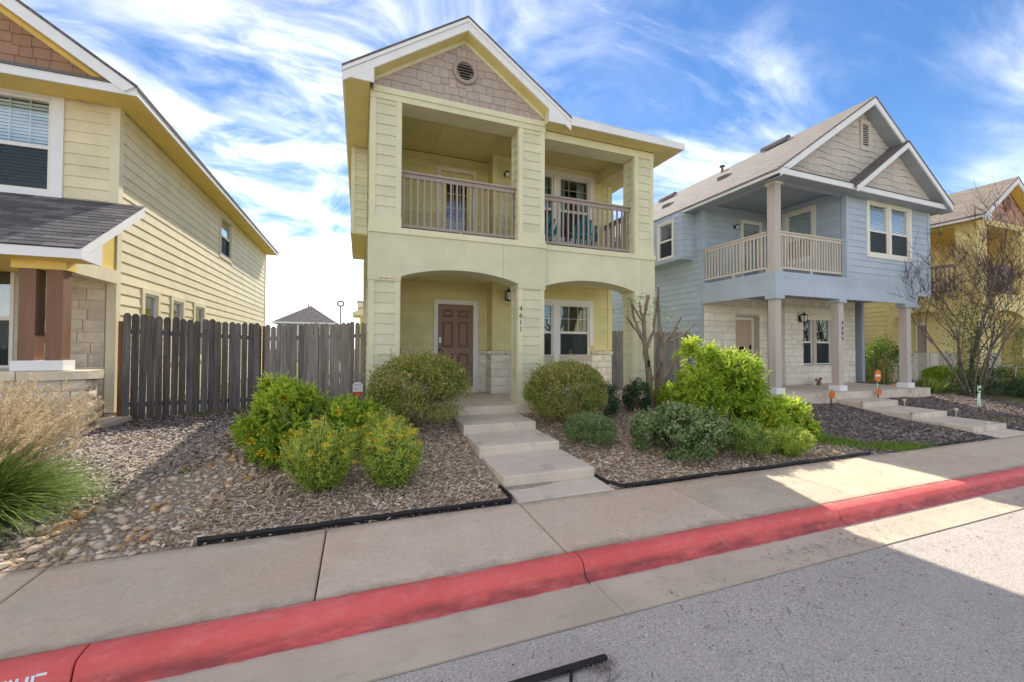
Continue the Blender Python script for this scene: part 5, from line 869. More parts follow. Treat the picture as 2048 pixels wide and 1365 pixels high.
def bush(name, label, x, y, rx, ry, h, n, L, Wd, m, k=40, cl=.24, group=None, cat='shrub', bloom=0, bloomsize=.03, stem='bark', spray=.0, droop=.0, toptone=0., zoff=0., low=.75, blobs=None):
    z = terr(x, y)+zoff; t = thing(name, label, cat, (x, y, z), group); P, D, tone = clumps(n, (rx, ry), h, k, low, cl, blobs); n = len(P)
    T = nrm(D*.7+rng.normal(size=(n, 3))*.75+np.array([0, 0, .25-droop])); rnd = np.clip(rng.beta(2.2, 2.6, n)+tone+toptone*(P[:, 2]/h-.5), 0, 1)
    link('foliage', leaf_mesh('foliage', P+np.array([x, y, z]), T, rng.uniform(.7, 1.25, n)*L, rng.uniform(.75, 1.2, n)*Wd, m, rnd), t)
    if spray:                                                  # thin shoots that break the outline
        k2 = int(spray); d = nrm(rng.normal(size=(k2, 3))); d[:, 2] = np.abs(d[:, 2])*.9+.15; d = nrm(d); q = d*np.array([rx, ry, h*.50])*.97+np.array([0, 0, h*.50]); per = 12; s = np.linspace(0, 1, per)[None, :, None]; ln = rng.uniform(.08, .24, (k2, 1, 1))*max(h, .6)
        Q = (q[:, None, :]+nrm(d+np.array([0, 0, .5])+rng.normal(size=(k2, 3))*.25)[:, None, :]*ln*s).reshape(-1, 3); Q += rng.normal(size=Q.shape)*.006; TT = nrm(rng.normal(size=Q.shape)+np.array([0, 0, .3]))
        link('shoots', leaf_mesh('shoots', Q+np.array([x, y, z]), TT, L*.9, Wd*.9, m, np.clip(rng.beta(2.6, 2, len(Q))+.12, 0, 1)), t)
    b = MB()
    for i in range(9):
        a = random.uniform(0, 6.28); e = random.uniform(.3, .85); b.tube([(x+.03*math.cos(a), y+.03*math.sin(a), z-.03), (x+rx*e*.45*math.cos(a), y+ry*e*.45*math.sin(a), z+h*.35), (x+rx*e*.8*math.cos(a), y+ry*e*.8*math.sin(a), z+h*random.uniform(.55, .8))], [.014, .010, .004], 5)
    b.build('stems', stem, t)
    if bloom:
        d = nrm(rng.normal(size=(bloom, 3))); d[:, 2] = np.abs(d[:, 2])*.8+.1; d[:, 1] -= .25; d = nrm(d); q = d*np.array([rx, ry, h*.57])*1.03+np.array([0, 0, h*.47]); per = 16
        Q = np.repeat(q, per, 0)+rng.normal(size=(bloom*per, 3))*bloomsize*.75; link('blooms', leaf_mesh('blooms', Q+np.array([x, y, z]), rng.normal(size=Q.shape)+np.repeat(d, per, 0), bloomsize, bloomsize*.8, 'bloom', rng.uniform(0, 1, len(Q))), t)
    return t
def feather_plant(name, label, x, y, rx, ry, h, stems, m, blooms, per=34, group=None):
    z = terr(x, y); t = thing(name, label, 'flowering plant', (x, y, z), group); C = []; T = []; Q = []; b = MB(); O = np.array([x, y, z])
    for i in range(stems):
        a = rng.uniform(0, 2*math.pi); e = math.sqrt(rng.uniform(0, 1)); tip = np.array([rx*e*math.cos(a), ry*e*math.sin(a), h*(1-.34*e*e)*rng.uniform(.60, 1.10)]); base = np.array([.10*e*math.cos(a)*rx*2, .10*e*math.sin(a)*ry*2, 0])
        mid = base*.4+tip*.6*np.array([1.15, 1.15, .85]); s = rng.uniform(.10, 1, per)[:, None]; p = base*(1-s)**2+2*mid*s*(1-s)+tip*s**2; tg = nrm(2*(1-s)*(mid-base)+2*s*(tip-mid)); C.append(p); T.append(nrm(tg*.7+rng.normal(size=(per, 3))*.6))
        if i % 3 == 0: b.tube([O+base, O+(base*.25+mid*.5+tip*.25), O+tip], [.006, .005, .003], 4, False)
        if i < blooms: Q.append(tip)
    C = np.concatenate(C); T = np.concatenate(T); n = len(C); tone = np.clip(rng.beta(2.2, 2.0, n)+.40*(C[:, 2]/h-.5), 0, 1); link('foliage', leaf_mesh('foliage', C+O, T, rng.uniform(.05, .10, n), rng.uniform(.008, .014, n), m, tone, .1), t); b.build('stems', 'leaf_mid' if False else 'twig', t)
    Q = np.array(Q); k = 22; P = np.repeat(Q, k, 0)+rng.normal(size=(len(Q)*k, 3))*np.array([.020, .020, .010]); link('blooms', leaf_mesh('blooms', P+O, rng.normal(size=P.shape)*.6+np.array([0, 0, .8]), .017, .014, 'bloom', rng.uniform(.2, 1, len(P))), t)
def trumpet_bush(name, label, x, y, rx, ry, h, twigs, m, blooms, per=(5, 8), blobs=None, group=None):
    """yellow-bells shrub: sprays of pinnate leaves on leggy stems"""
    z = terr(x, y); O = np.array([x, y, z]); t = thing(name, label, 'flowering shrub', (x, y, z), group); P, D, tone = clumps(twigs, (rx, ry), h, 60, .8, .24, blobs); twigs = len(P); C = []; T = []; RN = []
    for i in range(twigs):
        k = int(rng.integers(*per)); ax = nrm(D[i]*.8+rng.normal(size=3)*.55+np.array([0, 0, .30])); ln = rng.uniform(.10, .19); sd = nrm(np.cross(ax, rng.normal(size=3)))
        for j in range(k):
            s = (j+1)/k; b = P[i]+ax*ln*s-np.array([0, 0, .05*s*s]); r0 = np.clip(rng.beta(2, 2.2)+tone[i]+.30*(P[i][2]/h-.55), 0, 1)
            for sg in (-1, 1): C.append(b); T.append(nrm(sd*sg+ax*.7-np.array([0, 0, .25]))); RN.append(r0+rng.uniform(-.08, .08))
        C.append(P[i]+ax*ln); T.append(ax); RN.append(r0)
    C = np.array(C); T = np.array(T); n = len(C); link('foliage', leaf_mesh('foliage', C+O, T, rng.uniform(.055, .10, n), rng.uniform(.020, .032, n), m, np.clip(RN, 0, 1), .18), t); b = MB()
    for i in range(16):
        a = random.uniform(0, 6.28); e = random.uniform(.2, .9); b.tube([(x+.06*math.cos(a), y+.06*math.sin(a), z-.03), (x+rx*e*.5*math.cos(a), y+ry*e*.5*math.sin(a), z+h*.4), (x+rx*e*.85*math.cos(a), y+ry*e*.85*math.sin(a), z+h*random.uniform(.6, .9))], [.012, .009, .004], 5)
    b.build('stems', 'bark_pale', t)
    if blooms:
        Q = P[rng.choice(twigs, blooms)]*1.0; Q = Q+nrm(Q-np.array([0, 0, h*.4]))*.08; k = 14; B = np.repeat(Q, k, 0)+rng.normal(size=(blooms*k, 3))*.026; link('blooms', leaf_mesh('blooms', B+O, rng.normal(size=B.shape)+np.array([0, -.2, .2]), .05, .032, 'bloom', rng.uniform(.1, 1, len(B)), .5), t)
    return t
bush('shrub', 'rounded golden-green shrub left of the steps, before the left column', .98, 7.0, .80, .62, 1.20, 30000, .034, .022, 'leaf_abelia', 90, .20, spray=110)
bush('shrub', 'rounded golden-green shrub right of the steps, before the middle column', 3.62, 6.78, .74, .62, 1.10, 30000, .034, .022, 'leaf_abelia', 90, .20, spray=110)
bush('shrub', 'small dark green shrub tucked right of the golden shrub', 4.58, 7.0, .34, .32, .62, 6000, .030, .020, 'leaf_dark', 34, .22, spray=14)
bush('shrub', 'small dark upright shrub left of the pruned tree trunk', 5.42, 7.05, .27, .27, .68, 5600, .032, .021, 'leaf_dark', 34, .22, spray=24)
bush('shrub', 'low grey-green mounded shrub right of the concrete steps', 3.54, 5.78, .40, .38, .46, 12000, .030, .012, 'leaf_sage', 60, .22, spray=120, stem='twig')
bush('shrub', 'broad leafy shrub with pale tips sprawling over the mulch', 4.76, 5.12, .80, .62, .72, 20000, .044, .030, 'leaf_sage', 70, .20, spray=150, blobs=[(-.36, .2, .34, .34, .32, .30), (.08, .1, .40, .46, .44, .36), (.26, -.22, .24, .42, .36, .25), (-.08, -.28, .20, .38, .32, .22), (.12, .4, .46, .34, .28, .28)])
bush('shrub', 'rounded clipped shrub near the sidewalk edging', 5.72, 4.80, .45, .40, .52, 13000, .026, .015, 'leaf_mid', 60, .20, spray=50)
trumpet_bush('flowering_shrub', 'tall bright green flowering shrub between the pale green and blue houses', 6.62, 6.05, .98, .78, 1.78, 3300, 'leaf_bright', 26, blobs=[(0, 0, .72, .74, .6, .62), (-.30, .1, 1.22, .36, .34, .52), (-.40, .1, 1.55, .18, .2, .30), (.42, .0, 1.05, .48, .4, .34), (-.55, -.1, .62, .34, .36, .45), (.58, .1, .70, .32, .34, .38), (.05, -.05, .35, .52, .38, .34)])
trumpet_bush('flowering_shrub', 'low flowering shrub at the right foot of the tall bright one', 7.25, 5.35, .50, .46, .66, 1200, 'leaf_bright', 22, blobs=[(0, 0, .34, .42, .4, .34), (.35, -.05, .28, .28, .28, .26), (-.3, 0, .25, .3, .3, .26)])
trumpet_bush('flowering_shrub', 'big leafy flowering shrub with orange blooms before the grey fence', -.60, 6.35, 1.08, .80, .95, 2300, 'leaf_bright', 110, blobs=[(-.34, .1, .53, .30, .30, .32), (-.44, .15, .80, .13, .14, .16), (-.1, .12, .66, .13, .14, .16), (.08, .1, .38, .36, .36, .28), (.50, .2, .36, .32, .32, .28), (.42, .2, .58, .10, .12, .14), (-.56, -.15, .28, .24, .26, .24), (-.25, -.3, .22, .36, .30, .22), (.74, .3, .42, .12, .14, .26)])
bush('shrub', 'bright low shrub behind the pruned tree, under the tall flowering one', 6.45, 7.15, .42, .36, .55, 4000, .05, .03, 'leaf_bright', 30, .22)
feather_plant('flowering_plant', 'feathery yellow-flowered plant nearest the rock bed', -.40, 5.18, .41, .38, .76, 250, 'leaf_feather', 60)
feather_plant('flowering_plant', 'feathery yellow-flowered plant nearest the concrete steps', .38, 5.12, .37, .34, .74, 230, 'leaf_feather', 60)
feather_plant('flowering_plant', 'feathery yellow-flowered plant between the big flowering shrub and the house', .34, 6.0, .40, .34, .60, 240, 'leaf_feather', 60)
feather_plant('flowering_plant', 'small feathery green plant beside the clipped shrub', 6.55, 4.64, .42, .32, .42, 240, 'leaf_feather', 3)
# fountain grass
def fountain_grass():
    x, y = -3.28, 5.15; z = terr(x, y); O = np.array([x, y, z]); t = thing('fountain_grass', 'large clump of fountain grass with tan plumes at the left edge', 'ornamental grass', (x, y, z))
    def strips(n, hgt, spread, w0, seg, bias, m, name, ramp):
        a = rng.uniform(0, 2*math.pi, n); lean = rng.uniform(.15, 1, n)**.8*spread; ln = rng.uniform(.65, 1.1, n)*hgt; base = np.stack([np.cos(a)*rng.uniform(0, .28, n), np.sin(a)*rng.uniform(0, .28, n), np.zeros(n)], 1)
        dr = np.stack([np.cos(a), np.sin(a), np.zeros(n)], 1)+np.array(bias); s = np.linspace(0, 1, seg+1)[None, :, None]; P = base[:, None]+dr[:, None]*(lean*ln)[:, None, None]*s**1.7+np.array([0, 0, 1])*(ln[:, None, None]*(s*np.sqrt(np.maximum(1-.62*(lean**2)[:, None, None], .02))-(.55*lean**1.5)[:, None, None]*s**2.6))
        P[..., 2] = np.maximum(P[..., 2], .015); sd = nrm(np.cross(dr, np.array([0, 0, 1]))+rng.normal(size=(n, 3))*.4)[:, None]; wd = (w0*(1-s**2.2)+.0008); A = P+sd*wd; B = P-sd*wd; V = np.stack([A, B], 2).reshape(-1, 3)+O; i = (np.arange(n)[:, None]*(seg+1)+np.arange(seg)[None])*2
        F = np.stack([i, i+1, i+3, i+2], -1).reshape(-1, 4); link(name, arr_mesh(name, V, F, m, np.repeat(np.clip(ramp(n), 0, 1), seg)), t); return P, dr
    strips(5200, .88, 1.0, .0042, 7, (.12, -.1, 0), 'leaf_grass', 'blades', lambda n: rng.beta(2, 2.2, n))
    P, dr = strips(430, 1.18, .50, .0016, 7, (.10, .0, 0), 'plume', 'stalks', lambda n: rng.uniform(0, .7, n))
    E1 = P[:, -1]; E0 = P[:, -2]; k = 190; s = rng.uniform(-.75, 1.0, (len(E1), k, 1)); C = (E1[:, None]+(E1-E0)[:, None]*s); ax = nrm(E1-E0)[:, None]; T = nrm(ax*.9+rng.normal(size=C.shape)*.55); n = C.shape[0]*k
    keep = rng.uniform(0, 1, (len(E1), k)) < .9; C = C[keep]; T = T[keep]; n = len(C); link('plumes', leaf_mesh('plumes', C+rng.normal(size=C.shape)*.004+O, T, rng.uniform(.018, .034, n), .005, 'plume', rng.uniform(0, 1, n), .0), t)
fountain_grass()
# trees
def limb(b, pts, r0, r1, n=8):
    pts = [Vector(p) for p in pts]; q = []
    for i in range(len(pts)-1):
        for s in (0, .33, .66): q.append(pts[i].lerp(pts[i+1], s)+Vector((random.uniform(-1, 1), random.uniform(-1, 1), random.uniform(-.5, .5)))*(.012 if i+s else 0))
    q.append(pts[-1]); b.tube(q, [r0+(r1-r0)*i/(len(q)-1) for i in range(len(q))], n)
def pruned_tree():
    x, y = 6.03, 7.22; z = terr(x, y); t = thing('pruned_tree', 'pruned crape myrtle with bare sawn-off limbs in front of the right column', 'tree', (x, y, z)); Y = y
    b = MB(); limb(b, [(5.96, Y, z-.05), (5.86, Y-.02, -.60), (5.80, Y, -.10), (5.77, Y+.02, .22)], .075, .050); limb(b, [(6.10, Y+.03, z-.05), (6.18, Y+.05, -.6), (6.27, Y+.06, -.10), (6.29, Y+.05, .05)], .070, .050); b.build('trunk', 'bark', t)
    def br(pts, r0, r1): q = MB(); limb(q, pts, r0, r1); q.build('limb', 'bark', t)
    br([(5.78, Y, .18), (5.70, Y-.05, .55), (5.78, Y-.02, .85), (5.86, Y, 1.17)], .045, .034); br([(5.80, Y, .0), (5.58, Y-.06, .35), (5.44, Y-.05, .68), (5.34, Y-.1, 1.08)], .038, .024); br([(5.80, Y, -.12), (5.68, Y-.08, .12), (5.46, Y-.14, .36), (5.14, Y-.2, .66)], .034, .020)
    br([(5.84, Y, .04), (6.0, Y+.02, .38), (6.10, Y+.05, .80), (6.14, Y+.06, 1.05)], .036, .026); br([(6.28, Y+.05, .02), (6.20, Y+.05, .55), (6.15, Y+.04, 1.0), (6.17, Y+.05, 1.40)], .046, .022); br([(6.29, Y+.05, .06), (6.20, Y+.0, .30), (6.13, Y-.02, .52)], .034, .028)
    br([(6.29, Y+.05, .08), (6.50, Y+.0, .33), (6.66, Y-.03, .50)], .034, .022); br([(6.31, Y+.04, .10), (6.56, Y+.0, .42), (6.74, Y-.03, .72)], .028, .018); br([(6.12, Y, -1.0), (6.36, Y-.08, -.5), (6.52, Y-.12, -.16), (6.74, Y-.16, .22)], .040, .026); br([(6.33, Y+.02, .12), (6.75, Y-.04, .30), (7.12, Y-.1, .62)], .022, .014)
    br([(5.76, Y, .60), (5.62, Y-.06, .80), (5.60, Y-.05, 1.0)], .026, .018); br([(5.72, Y-.05, .55), (5.52, Y-.1, .72), (5.36, Y-.12, .95)], .024, .015); br([(5.93, Y, -.75), (6.04, Y-.04, -.5), (6.13, Y-.06, -.3)], .022, .012)
    for p in ((5.86, Y, 1.17), (5.34, Y-.1, 1.08), (6.17, Y+.05, 1.40), (6.66, Y-.03, .50), (6.74, Y-.16, .22)): MB().lathe([(.026, -.004), (.024, .006)], p, 8).build('saw_cut', 'white_warm', t)
    C = []
    for c, n, s in (((5.22, Y-.15, .95), 70, .13), ((5.45, Y-.1, .85), 50, .14), ((5.95, Y, .95), 40, .12), ((6.1, Y, .85), 30, .12), ((6.40, Y, .75), 24, .10), ((5.6, Y-.05, .60), 24, .12), ((6.49, Y-.12, -.16), 60, .05), ((6.70, Y-.05, .45), 20, .07)): C.append(np.array(c)+rng.normal(size=(n, 3))*s)
    C = np.concatenate(C); link('leaves', leaf_mesh('leaves', C, rng.normal(size=C.shape), .045, .026, 'leaf_mid', rng.uniform(0, 1, len(C))), t); MB().box(5.79, 5.83, Y-.09, Y-.06, -.38, -.24).build('tag', 'black', t)
pruned_tree()
def bare_tree(name, label, x, y, h, w, stems, seed, leafy):
    rr = random.Random(seed); z = terr(x, y); t = thing(name, label, 'tree', (x, y, z)); tips = []; tr = MB(); tw = MB()
    def grow(b, p, d, ln, r, lev):
        pts = [p]; q = p.copy(); dd = d.copy(); n = 4
        for i in range(n): dd = (dd+Vector((rr.uniform(-1, 1), rr.uniform(-1, 1), rr.uniform(-.5, .8)))*.16).normalized(); q = q+dd*(ln/n); pts.append(q.copy())
        (tr if lev < 2 else tw).tube(pts, [r*(1-.5*i/n) for i in range(n+1)], 6 if lev < 2 else 4, False)
        if lev < 4:
            for j in range(rr.choice((3, 3, 4)) if lev < 3 else rr.choice((6, 7, 8))):
                i = rr.randint(2, n); a = Vector((rr.uniform(-1, 1), rr.uniform(-1, 1), rr.uniform(-.15, .9))).normalized(); grow(b, pts[i], (dd*1.0+a*.85).normalized(), ln*rr.uniform(.50, .78), max(r*(1-.5*i/n)*rr.uniform(.55, .72), .0045), lev+1)
        else: tips.append(pts[-1])
    for i in range(stems):
        a = 6.28318*i/stems+rr.uniform(-.3, .3); e = rr.uniform(.08, .40); grow(tr, Vector((x+.14*math.cos(a), y+.12*math.sin(a), z-.05)), Vector((e*math.cos(a), e*math.sin(a)*.8, 1)).normalized(), h*rr.uniform(.34, .44), rr.uniform(.026, .042), 0)
    tr.build('trunk', 'bark_pale', t); tw.build('twigs', 'twig', t)
    n = leafy; a = rng.uniform(0, 2*math.pi, n); zz = rng.uniform(.02, .52, n)**1.2*h; rad = rng.uniform(.1, 1, n)*w*(.35+.55*zz/h); C = np.stack([x+rad*np.cos(a), y+rad*np.sin(a)*.8, z+zz], 1); link('leaves', leaf_mesh('leaves', C, rng.normal(size=C.shape)+np.array([0, 0, -.4]), .06, .034, 'leaf_dark', rng.uniform(0, 1, n)), t)
bare_tree('bare_tree', 'many-stemmed bare crape myrtle in front of the yellow house', 18.35, 7.0, 6.4, 1.9, 10, 5, 2600)
# shrubs by the blue and yellow houses
bush('shrub', 'tall mixed shrub against the short fence right of the blue house', 18.3, 9.3, .8, .6, 1.75, 4200, .07, .04, 'leaf_mid', 30, .24, spray=40)
bush('shrub', 'glossy green shrub right of the blue porch post', 19.2, 8.0, .75, .6, .85, 3400, .07, .04, 'leaf_bright', 26, .24)
bush('shrub', 'dull green shrub behind the foot of the bare tree', 19.3, 6.9, .85, .6, .8, 3600, .06, .02, 'leaf_dark', 26, .26, spray=30)
bush('shrub', 'brown-green shrub between the bare tree and the right edge', 20.9, 7.0, .95, .6, 1.0, 3600, .07, .03, 'leaf_abelia', 26, .26, spray=40)
bush('shrub', 'airy pale green shrub high at the right edge of the view', 22.9, 7.0, .9, .6, 2.6, 2600, .06, .035, 'leaf_sage', 26, .26, spray=40, cat='shrub')
def tuft(name, label, x, y, h, n, r, m='leaf_grass'):
    z = terr(x, y); t = thing(name, label, 'grass tuft', (x, y, z)); a = rng.uniform(0, 2*math.pi, n); e = rng.uniform(0, .8, n); b = np.stack([np.cos(a), np.sin(a), np.zeros(n)], 1); C = b*(rng.uniform(0, r*.5, n))[:, None]+np.array([x, y, z]); link('blades', leaf_mesh('blades', C, b*e[:, None]+np.array([0, 0, 1]), rng.uniform(.6, 1.1, n)*h, .008, m, rng.uniform(0, 1, n), .0), t)
tuft('grass_tuft', 'bluish grass tuft at the right edge of the mulch', 20.3, 6.55, .65, 500, .35, 'leaf_sage')
tuft('grass_tuft', 'thin grass tuft beside the blue porch slab', 17.4, 7.7, .55, 300, .5)
tuft('grass_tuft', 'tiny yellow-green weed in the grey mulch left of the rocks', -1.95, 6.05, .06, 40, .12)
tuft('grass_tuft', 'dry tan grass tuft among the rocks near the edging end', -1.42, 4.62, .09, 60, .08, 'plume'); tuft('grass_tuft', 'dry tan grass tuft in the rocks by the sidewalk', -1.5, 4.36, .08, 60, .08, 'plume'); tuft('grass_tuft', 'dry tan grass tuft near the left end of the rock bed', -2.25, 4.40, .10, 60, .09, 'plume')
# ------------------------------------------------------------------ mulch, rocks, lawn patches, litter
def chips(name, label, m, n, reg, keep, L=(.03, .08), Wd=(.008, .019), off=.012, stf=True):
    x = rng.uniform(reg[0], reg[1], n); y = rng.uniform(reg[2], reg[3], n); k = np.array([keep(a, b) for a, b in zip(x, y)]); x, y = x[k], y[k]; n = len(x); z = np.array([terr(a, b) for a, b in zip(x, y)])+rng.uniform(.0, off*2.2, n)
    a = rng.uniform(0, math.pi*2, n); T = np.stack([np.cos(a), np.sin(a), rng.normal(size=n)*.28], 1); T = nrm(T); S = np.stack([-np.sin(a), np.cos(a), rng.normal(size=n)*.55], 1); ln = rng.uniform(*L, n)[:, None]*.5; w = rng.uniform(*Wd, n)[:, None]*.5; C = np.stack([x, y, z], 1)
    V = np.stack([C-T*ln-S*w, C+T*ln-S*w*.6, C+T*ln*.9+S*w, C-T*ln*.9+S*w*.7], 1).reshape(-1, 3); F = np.arange(n*4).reshape(-1, 4); o = link(name, arr_mesh(name, V, F, m, rng.beta(1.6, 1.6, n))); stuff(o); o['label'] = label; o['category'] = 'mulch'; return o
path = lambda x, y: not (1.58 < x < 2.95 and y > 4.2) and not (12.0 < x < 13.55)
def band(x, y):                                     # centre line of the dry rock bed
    c = -2.62+1.15*min(max((y-4.25)/2.0, 0), 1.4); w = .95-.22*(y-4.25); return abs(x-c)/max(w, .2)
chips('wood_chips', 'brown wood-chip mulch around the steps and shrubs', 'chips', 60000, (-1.9, 8.2, 4.27, 7.4), lambda x, y: path(x, y) and band(x, y) > rng.uniform(.6, 1.0) and x < 7.4+rng.uniform(0, .8))
chips('grey_mulch', 'sun-bleached grey mulch between the grass and the rock bed', 'chips_grey', 24000, (-4.6, -.6, 4.6, 8.2), lambda x, y: x < -2.62+1.15*min(max((y-4.25)/2.0, 0), 1.4)+.1 and y < 7.7+rng.uniform(-.4, .4) and band(x, y) > .6, (.02, .055))
chips('dark_mulch', 'dark mulch along the fence beside the cream house', 'chips_dark', 16000, (-3.9, .2, 7.3, 9.8), lambda x, y: y > 7.3+rng.uniform(0, .7) and not (x < -3.7))
chips('dark_mulch', 'dark shredded mulch in the yard of the blue house', 'chips_dark', 52000, (8., 18.6, 4.27, 7.4), lambda x, y: path(x, y) and x > 7.9+rng.uniform(0, .8), (.03, .075), (.008, .018))
def rocks():
    vs = []
    for i in range(7):
        import bmesh
        bm = bmesh.new(); bmesh.ops.create_icosphere(bm, subdivisions=1, radius=1); r = random.Random(i)
        for v in bm.verts: v.co = Vector((v.co.x*1.0, v.co.y*.78, v.co.z*.52))*r.uniform(.88, 1.1)
        me = bpy.data.meshes.new('river_rock'); bm.to_mesh(me); bm.free(); me.polygons.foreach_set('use_smooth', [True]*len(me.polygons)); me.materials.append(MT['rock']); vs.append(me)
    spots = []
    while len(spots) < 300:
        y = 4.27+2.5*random.random()**1.7; x = random.uniform(-4.2, -.4); q = band(x, y)
        if q > 1.0 or random.random() < q*.45 or (x > -1.25 and y < 4.9): continue
        s = random.choice((.026, .030, .034, .040, .048, .060))*random.uniform(.85, 1.2)*(1.2 if y < 4.8 else 1)
        if any((x-a)**2+(y-b)**2 < (s+c)**2*.85 for a, b, c in spots): continue
        spots.append((x, y, s))
    for i, (x, y, s) in enumerate(spots):
        o = bpy.data.objects.new('river_rock', vs[i % 7]); COL.objects.link(o); o.location = (x, y, terr(x, y)+s*.30); o.scale = (s, s*random.uniform(.8, 1.15), s*random.uniform(.8, 1.2)); o.rotation_euler = (random.uniform(-.25, .25), random.uniform(-.25, .25), random.uniform(0, 6.28))
        o['label'] = 'rounded tan river rock lying in the dry rock bed by the fountain grass'; o['category'] = 'rock'; o['group'] = 'river rocks in the dry rock bed'
    V0 = np.array([v.co[:] for v in vs[0].vertices]); F0 = np.array([p.vertices[:] for p in vs[0].polygons]); n = 1500; P = []
    while len(P) < n:
        y = 4.27+2.7*random.random()**1.2; x = random.uniform(-4.2, -.4); q = band(x, y)
        if q < 1.05 and not (x > -1.25 and y < 4.9): P.append((x, y, terr(x, y)))
    P = np.array(P); s = rng.uniform(.012, .028, n); a = rng.uniform(0, 6.28, n); ca, sa = np.cos(a), np.sin(a); V = V0[None]*(s[:, None]*rng.uniform(.8, 1.2, (n, 1)))[..., None]; V = np.stack([V[..., 0]*ca[:, None]-V[..., 1]*sa[:, None], V[..., 0]*sa[:, None]+V[..., 1]*ca[:, None], V[..., 2]], -1)+P[:, None]+np.array([0, 0, .004])
    F = (F0[None]+(np.arange(n)*len(V0))[:, None, None]).reshape(-1, 3); o = link('pebbles', arr_mesh('pebbles', V.reshape(-1, 3), F, 'rock_small', np.repeat(rng.uniform(0, 1, n), len(F0)), True)); stuff(o); o['label'] = 'small pebbles filling the gaps of the rock bed'; o['category'] = 'gravel'
rocks()
def lawn(name, label, n, cx, cy, rx, ry, h, rot=0, m='lawn'):
    k = max(6, n//130); a = rng.uniform(0, 2*math.pi, k); r = np.sqrt(rng.uniform(0, 1, k))*rng.uniform(.6, 1.25, k); w = rng.integers(0, k, n); sg = rng.uniform(.05, .14, k)[w]; u = (r*np.cos(a)*rx)[w]+rng.normal(size=n)*sg; v = (r*np.sin(a)*ry)[w]+rng.normal(size=n)*sg*.7; c, s = math.cos(R(rot)), math.sin(R(rot)); x = cx+u*c-v*s; y = np.maximum(cy+u*s+v*c, 4.27); C = np.stack([x, y, [terr(p, q) for p, q in zip(x, y)]], 1)
    o = link(name, leaf_mesh(name, C, rng.normal(size=C.shape)*.5+np.array([0, 0, 1]), rng.uniform(.5, 1.2, n)*h, .006, m, rng.uniform(0, 1, n), 0)); stuff(o); o['label'] = label; o['category'] = 'grass'
lawn('grass_patch', 'ragged strip of grass between the wood chips and the dark mulch', 9000, 8.15, 4.98, 1.25, .40, .07, -28); lawn('grass_patch', 'small grass patch by the sidewalk in front of the dark mulch', 3600, 9.2, 4.42, .65, .15, .06, -6); lawn('grass_patch', 'grass strip behind the mulch at the bare tree', 3000, 19.0, 7.4, 2.2, .35, .06, -8); lawn('grass_patch', 'weeds at the foot of the dark fence', 600, -2.5, 9.35, .8, .07, .06, 24)
lawn('grass_patch', 'sparse weeds in the dark mulch by the blue steps', 500, 15.3, 5.0, .9, .25, .05, -12)
def litter():
    n = 1500; V = []; F = []; x = rng.uniform(2.2, 10, n)**1.0; y = rng.uniform(2.0, 4.2, n); x[:250] = rng.uniform(-1.5, 6, 250); y[:250] = rng.uniform(.6, 2.4, 250); n = n; y[250:500] = 2.66+rng.normal(size=250)*.10; x[250:500] = rng.choice([4.05, 5.2, 4.6, 7.5], 250)+rng.normal(size=250)*.35
    zz = np.where(y > 3.13, -1.735+(y-3.13)*.0235, np.where(y > 2.8, -1.70, np.where(y > 2.47, -1.880, np.where(y > 1, -1.889+(2.46-y)*.0125, -1.87)))); k = ~((y > 2.79) & (y < 3.14)); x, y, zz = x[k], y[k], zz[k]; n = len(x); zz = zz-.0035*x+.006
    a = rng.uniform(0, 6.28, n); ln = np.where(rng.uniform(0, 1, n) < .65, rng.uniform(.008, .018, n), rng.uniform(.03, .12, n))*.5; w = np.where(ln < .0092, .005, .0018); T = np.stack([np.cos(a), np.sin(a), np.zeros(n)], 1); S = np.stack([-np.sin(a), np.cos(a), np.zeros(n)], 1); C = np.stack([x, y, zz], 1); q = ln[:, None]; w = w[:, None]
    V = np.stack([C-T*q-S*w, C+T*q*.2-S*w*2.2, C+T*q, C+T*q*.1+S*w*.5], 1).reshape(-1, 3); o = link('litter', arr_mesh('litter', V, np.arange(n*4).reshape(-1, 4), 'twig', np.zeros(n))); stuff(o); o['label'] = 'fallen twigs and seed husks scattered on the sidewalk, gutter and road'; o['category'] = 'litter'
litter()
# ------------------------------------------------------------------ edging strips and small things
def edging(name, label, pts, h=.07, w=.022):
    t = thing(name, label, 'landscape edging', (*pts[0], terr(*pts[0]))); b = MB(); q = []
    for (a, c), (d, e) in zip(pts[:-1], pts[1:]):
        k = max(1, int(math.hypot(d-a, e-c)/.25)); q += [(a+(d-a)*i/k, c+(e-c)*i/k) for i in range(k)]
    q.append(pts[-1]); q = [(x, y+random.uniform(-.008, .008)) for x, y in q]; zz = [-1.715+zc(x)+h-.03+random.uniform(-.006, .006) for x, y in q]
    b.tube([(x, y, z) for (x, y), z in zip(q, zz)], w, 8); b.build('bead', 'plastic_black', t, True); v = []; n = len(q)
    for (x, y), z in zip(q, zz): v += [(x, y-.004, z), (x, y+.004, z), (x, y+.004, z-h-.05), (x, y-.004, z-h-.05)]
    MB().add(v, [(4*i+k, 4*i+(k+1) % 4, 4*i+4+(k+1) % 4, 4*i+4+k) for i in range(n-1) for k in range(4)]).build('strip', 'plastic_black', t)
edging('edging_strip', 'black plastic edging between the rock bed and the concrete steps', [(-1.29, 4.275), (.2, 4.28), (1.2, 4.27), (1.60, 4.27), (1.635, 4.36), (1.62, 4.70)])
edging('edging_strip', 'black plastic edging curving from the steps along the right bed', [(2.97, 4.72), (2.985, 4.45), (3.06, 4.285), (3.3, 4.265), (4.6, 4.275), (6.0, 4.27), (8.0, 4.30)], .06)
edging('edging_strip', 'thin black edging in front of the blue house mulch', [(9.4, 4.28), (11.2, 4.28), (11.95, 4.30), (12.02, 4.5)], .05, .015)
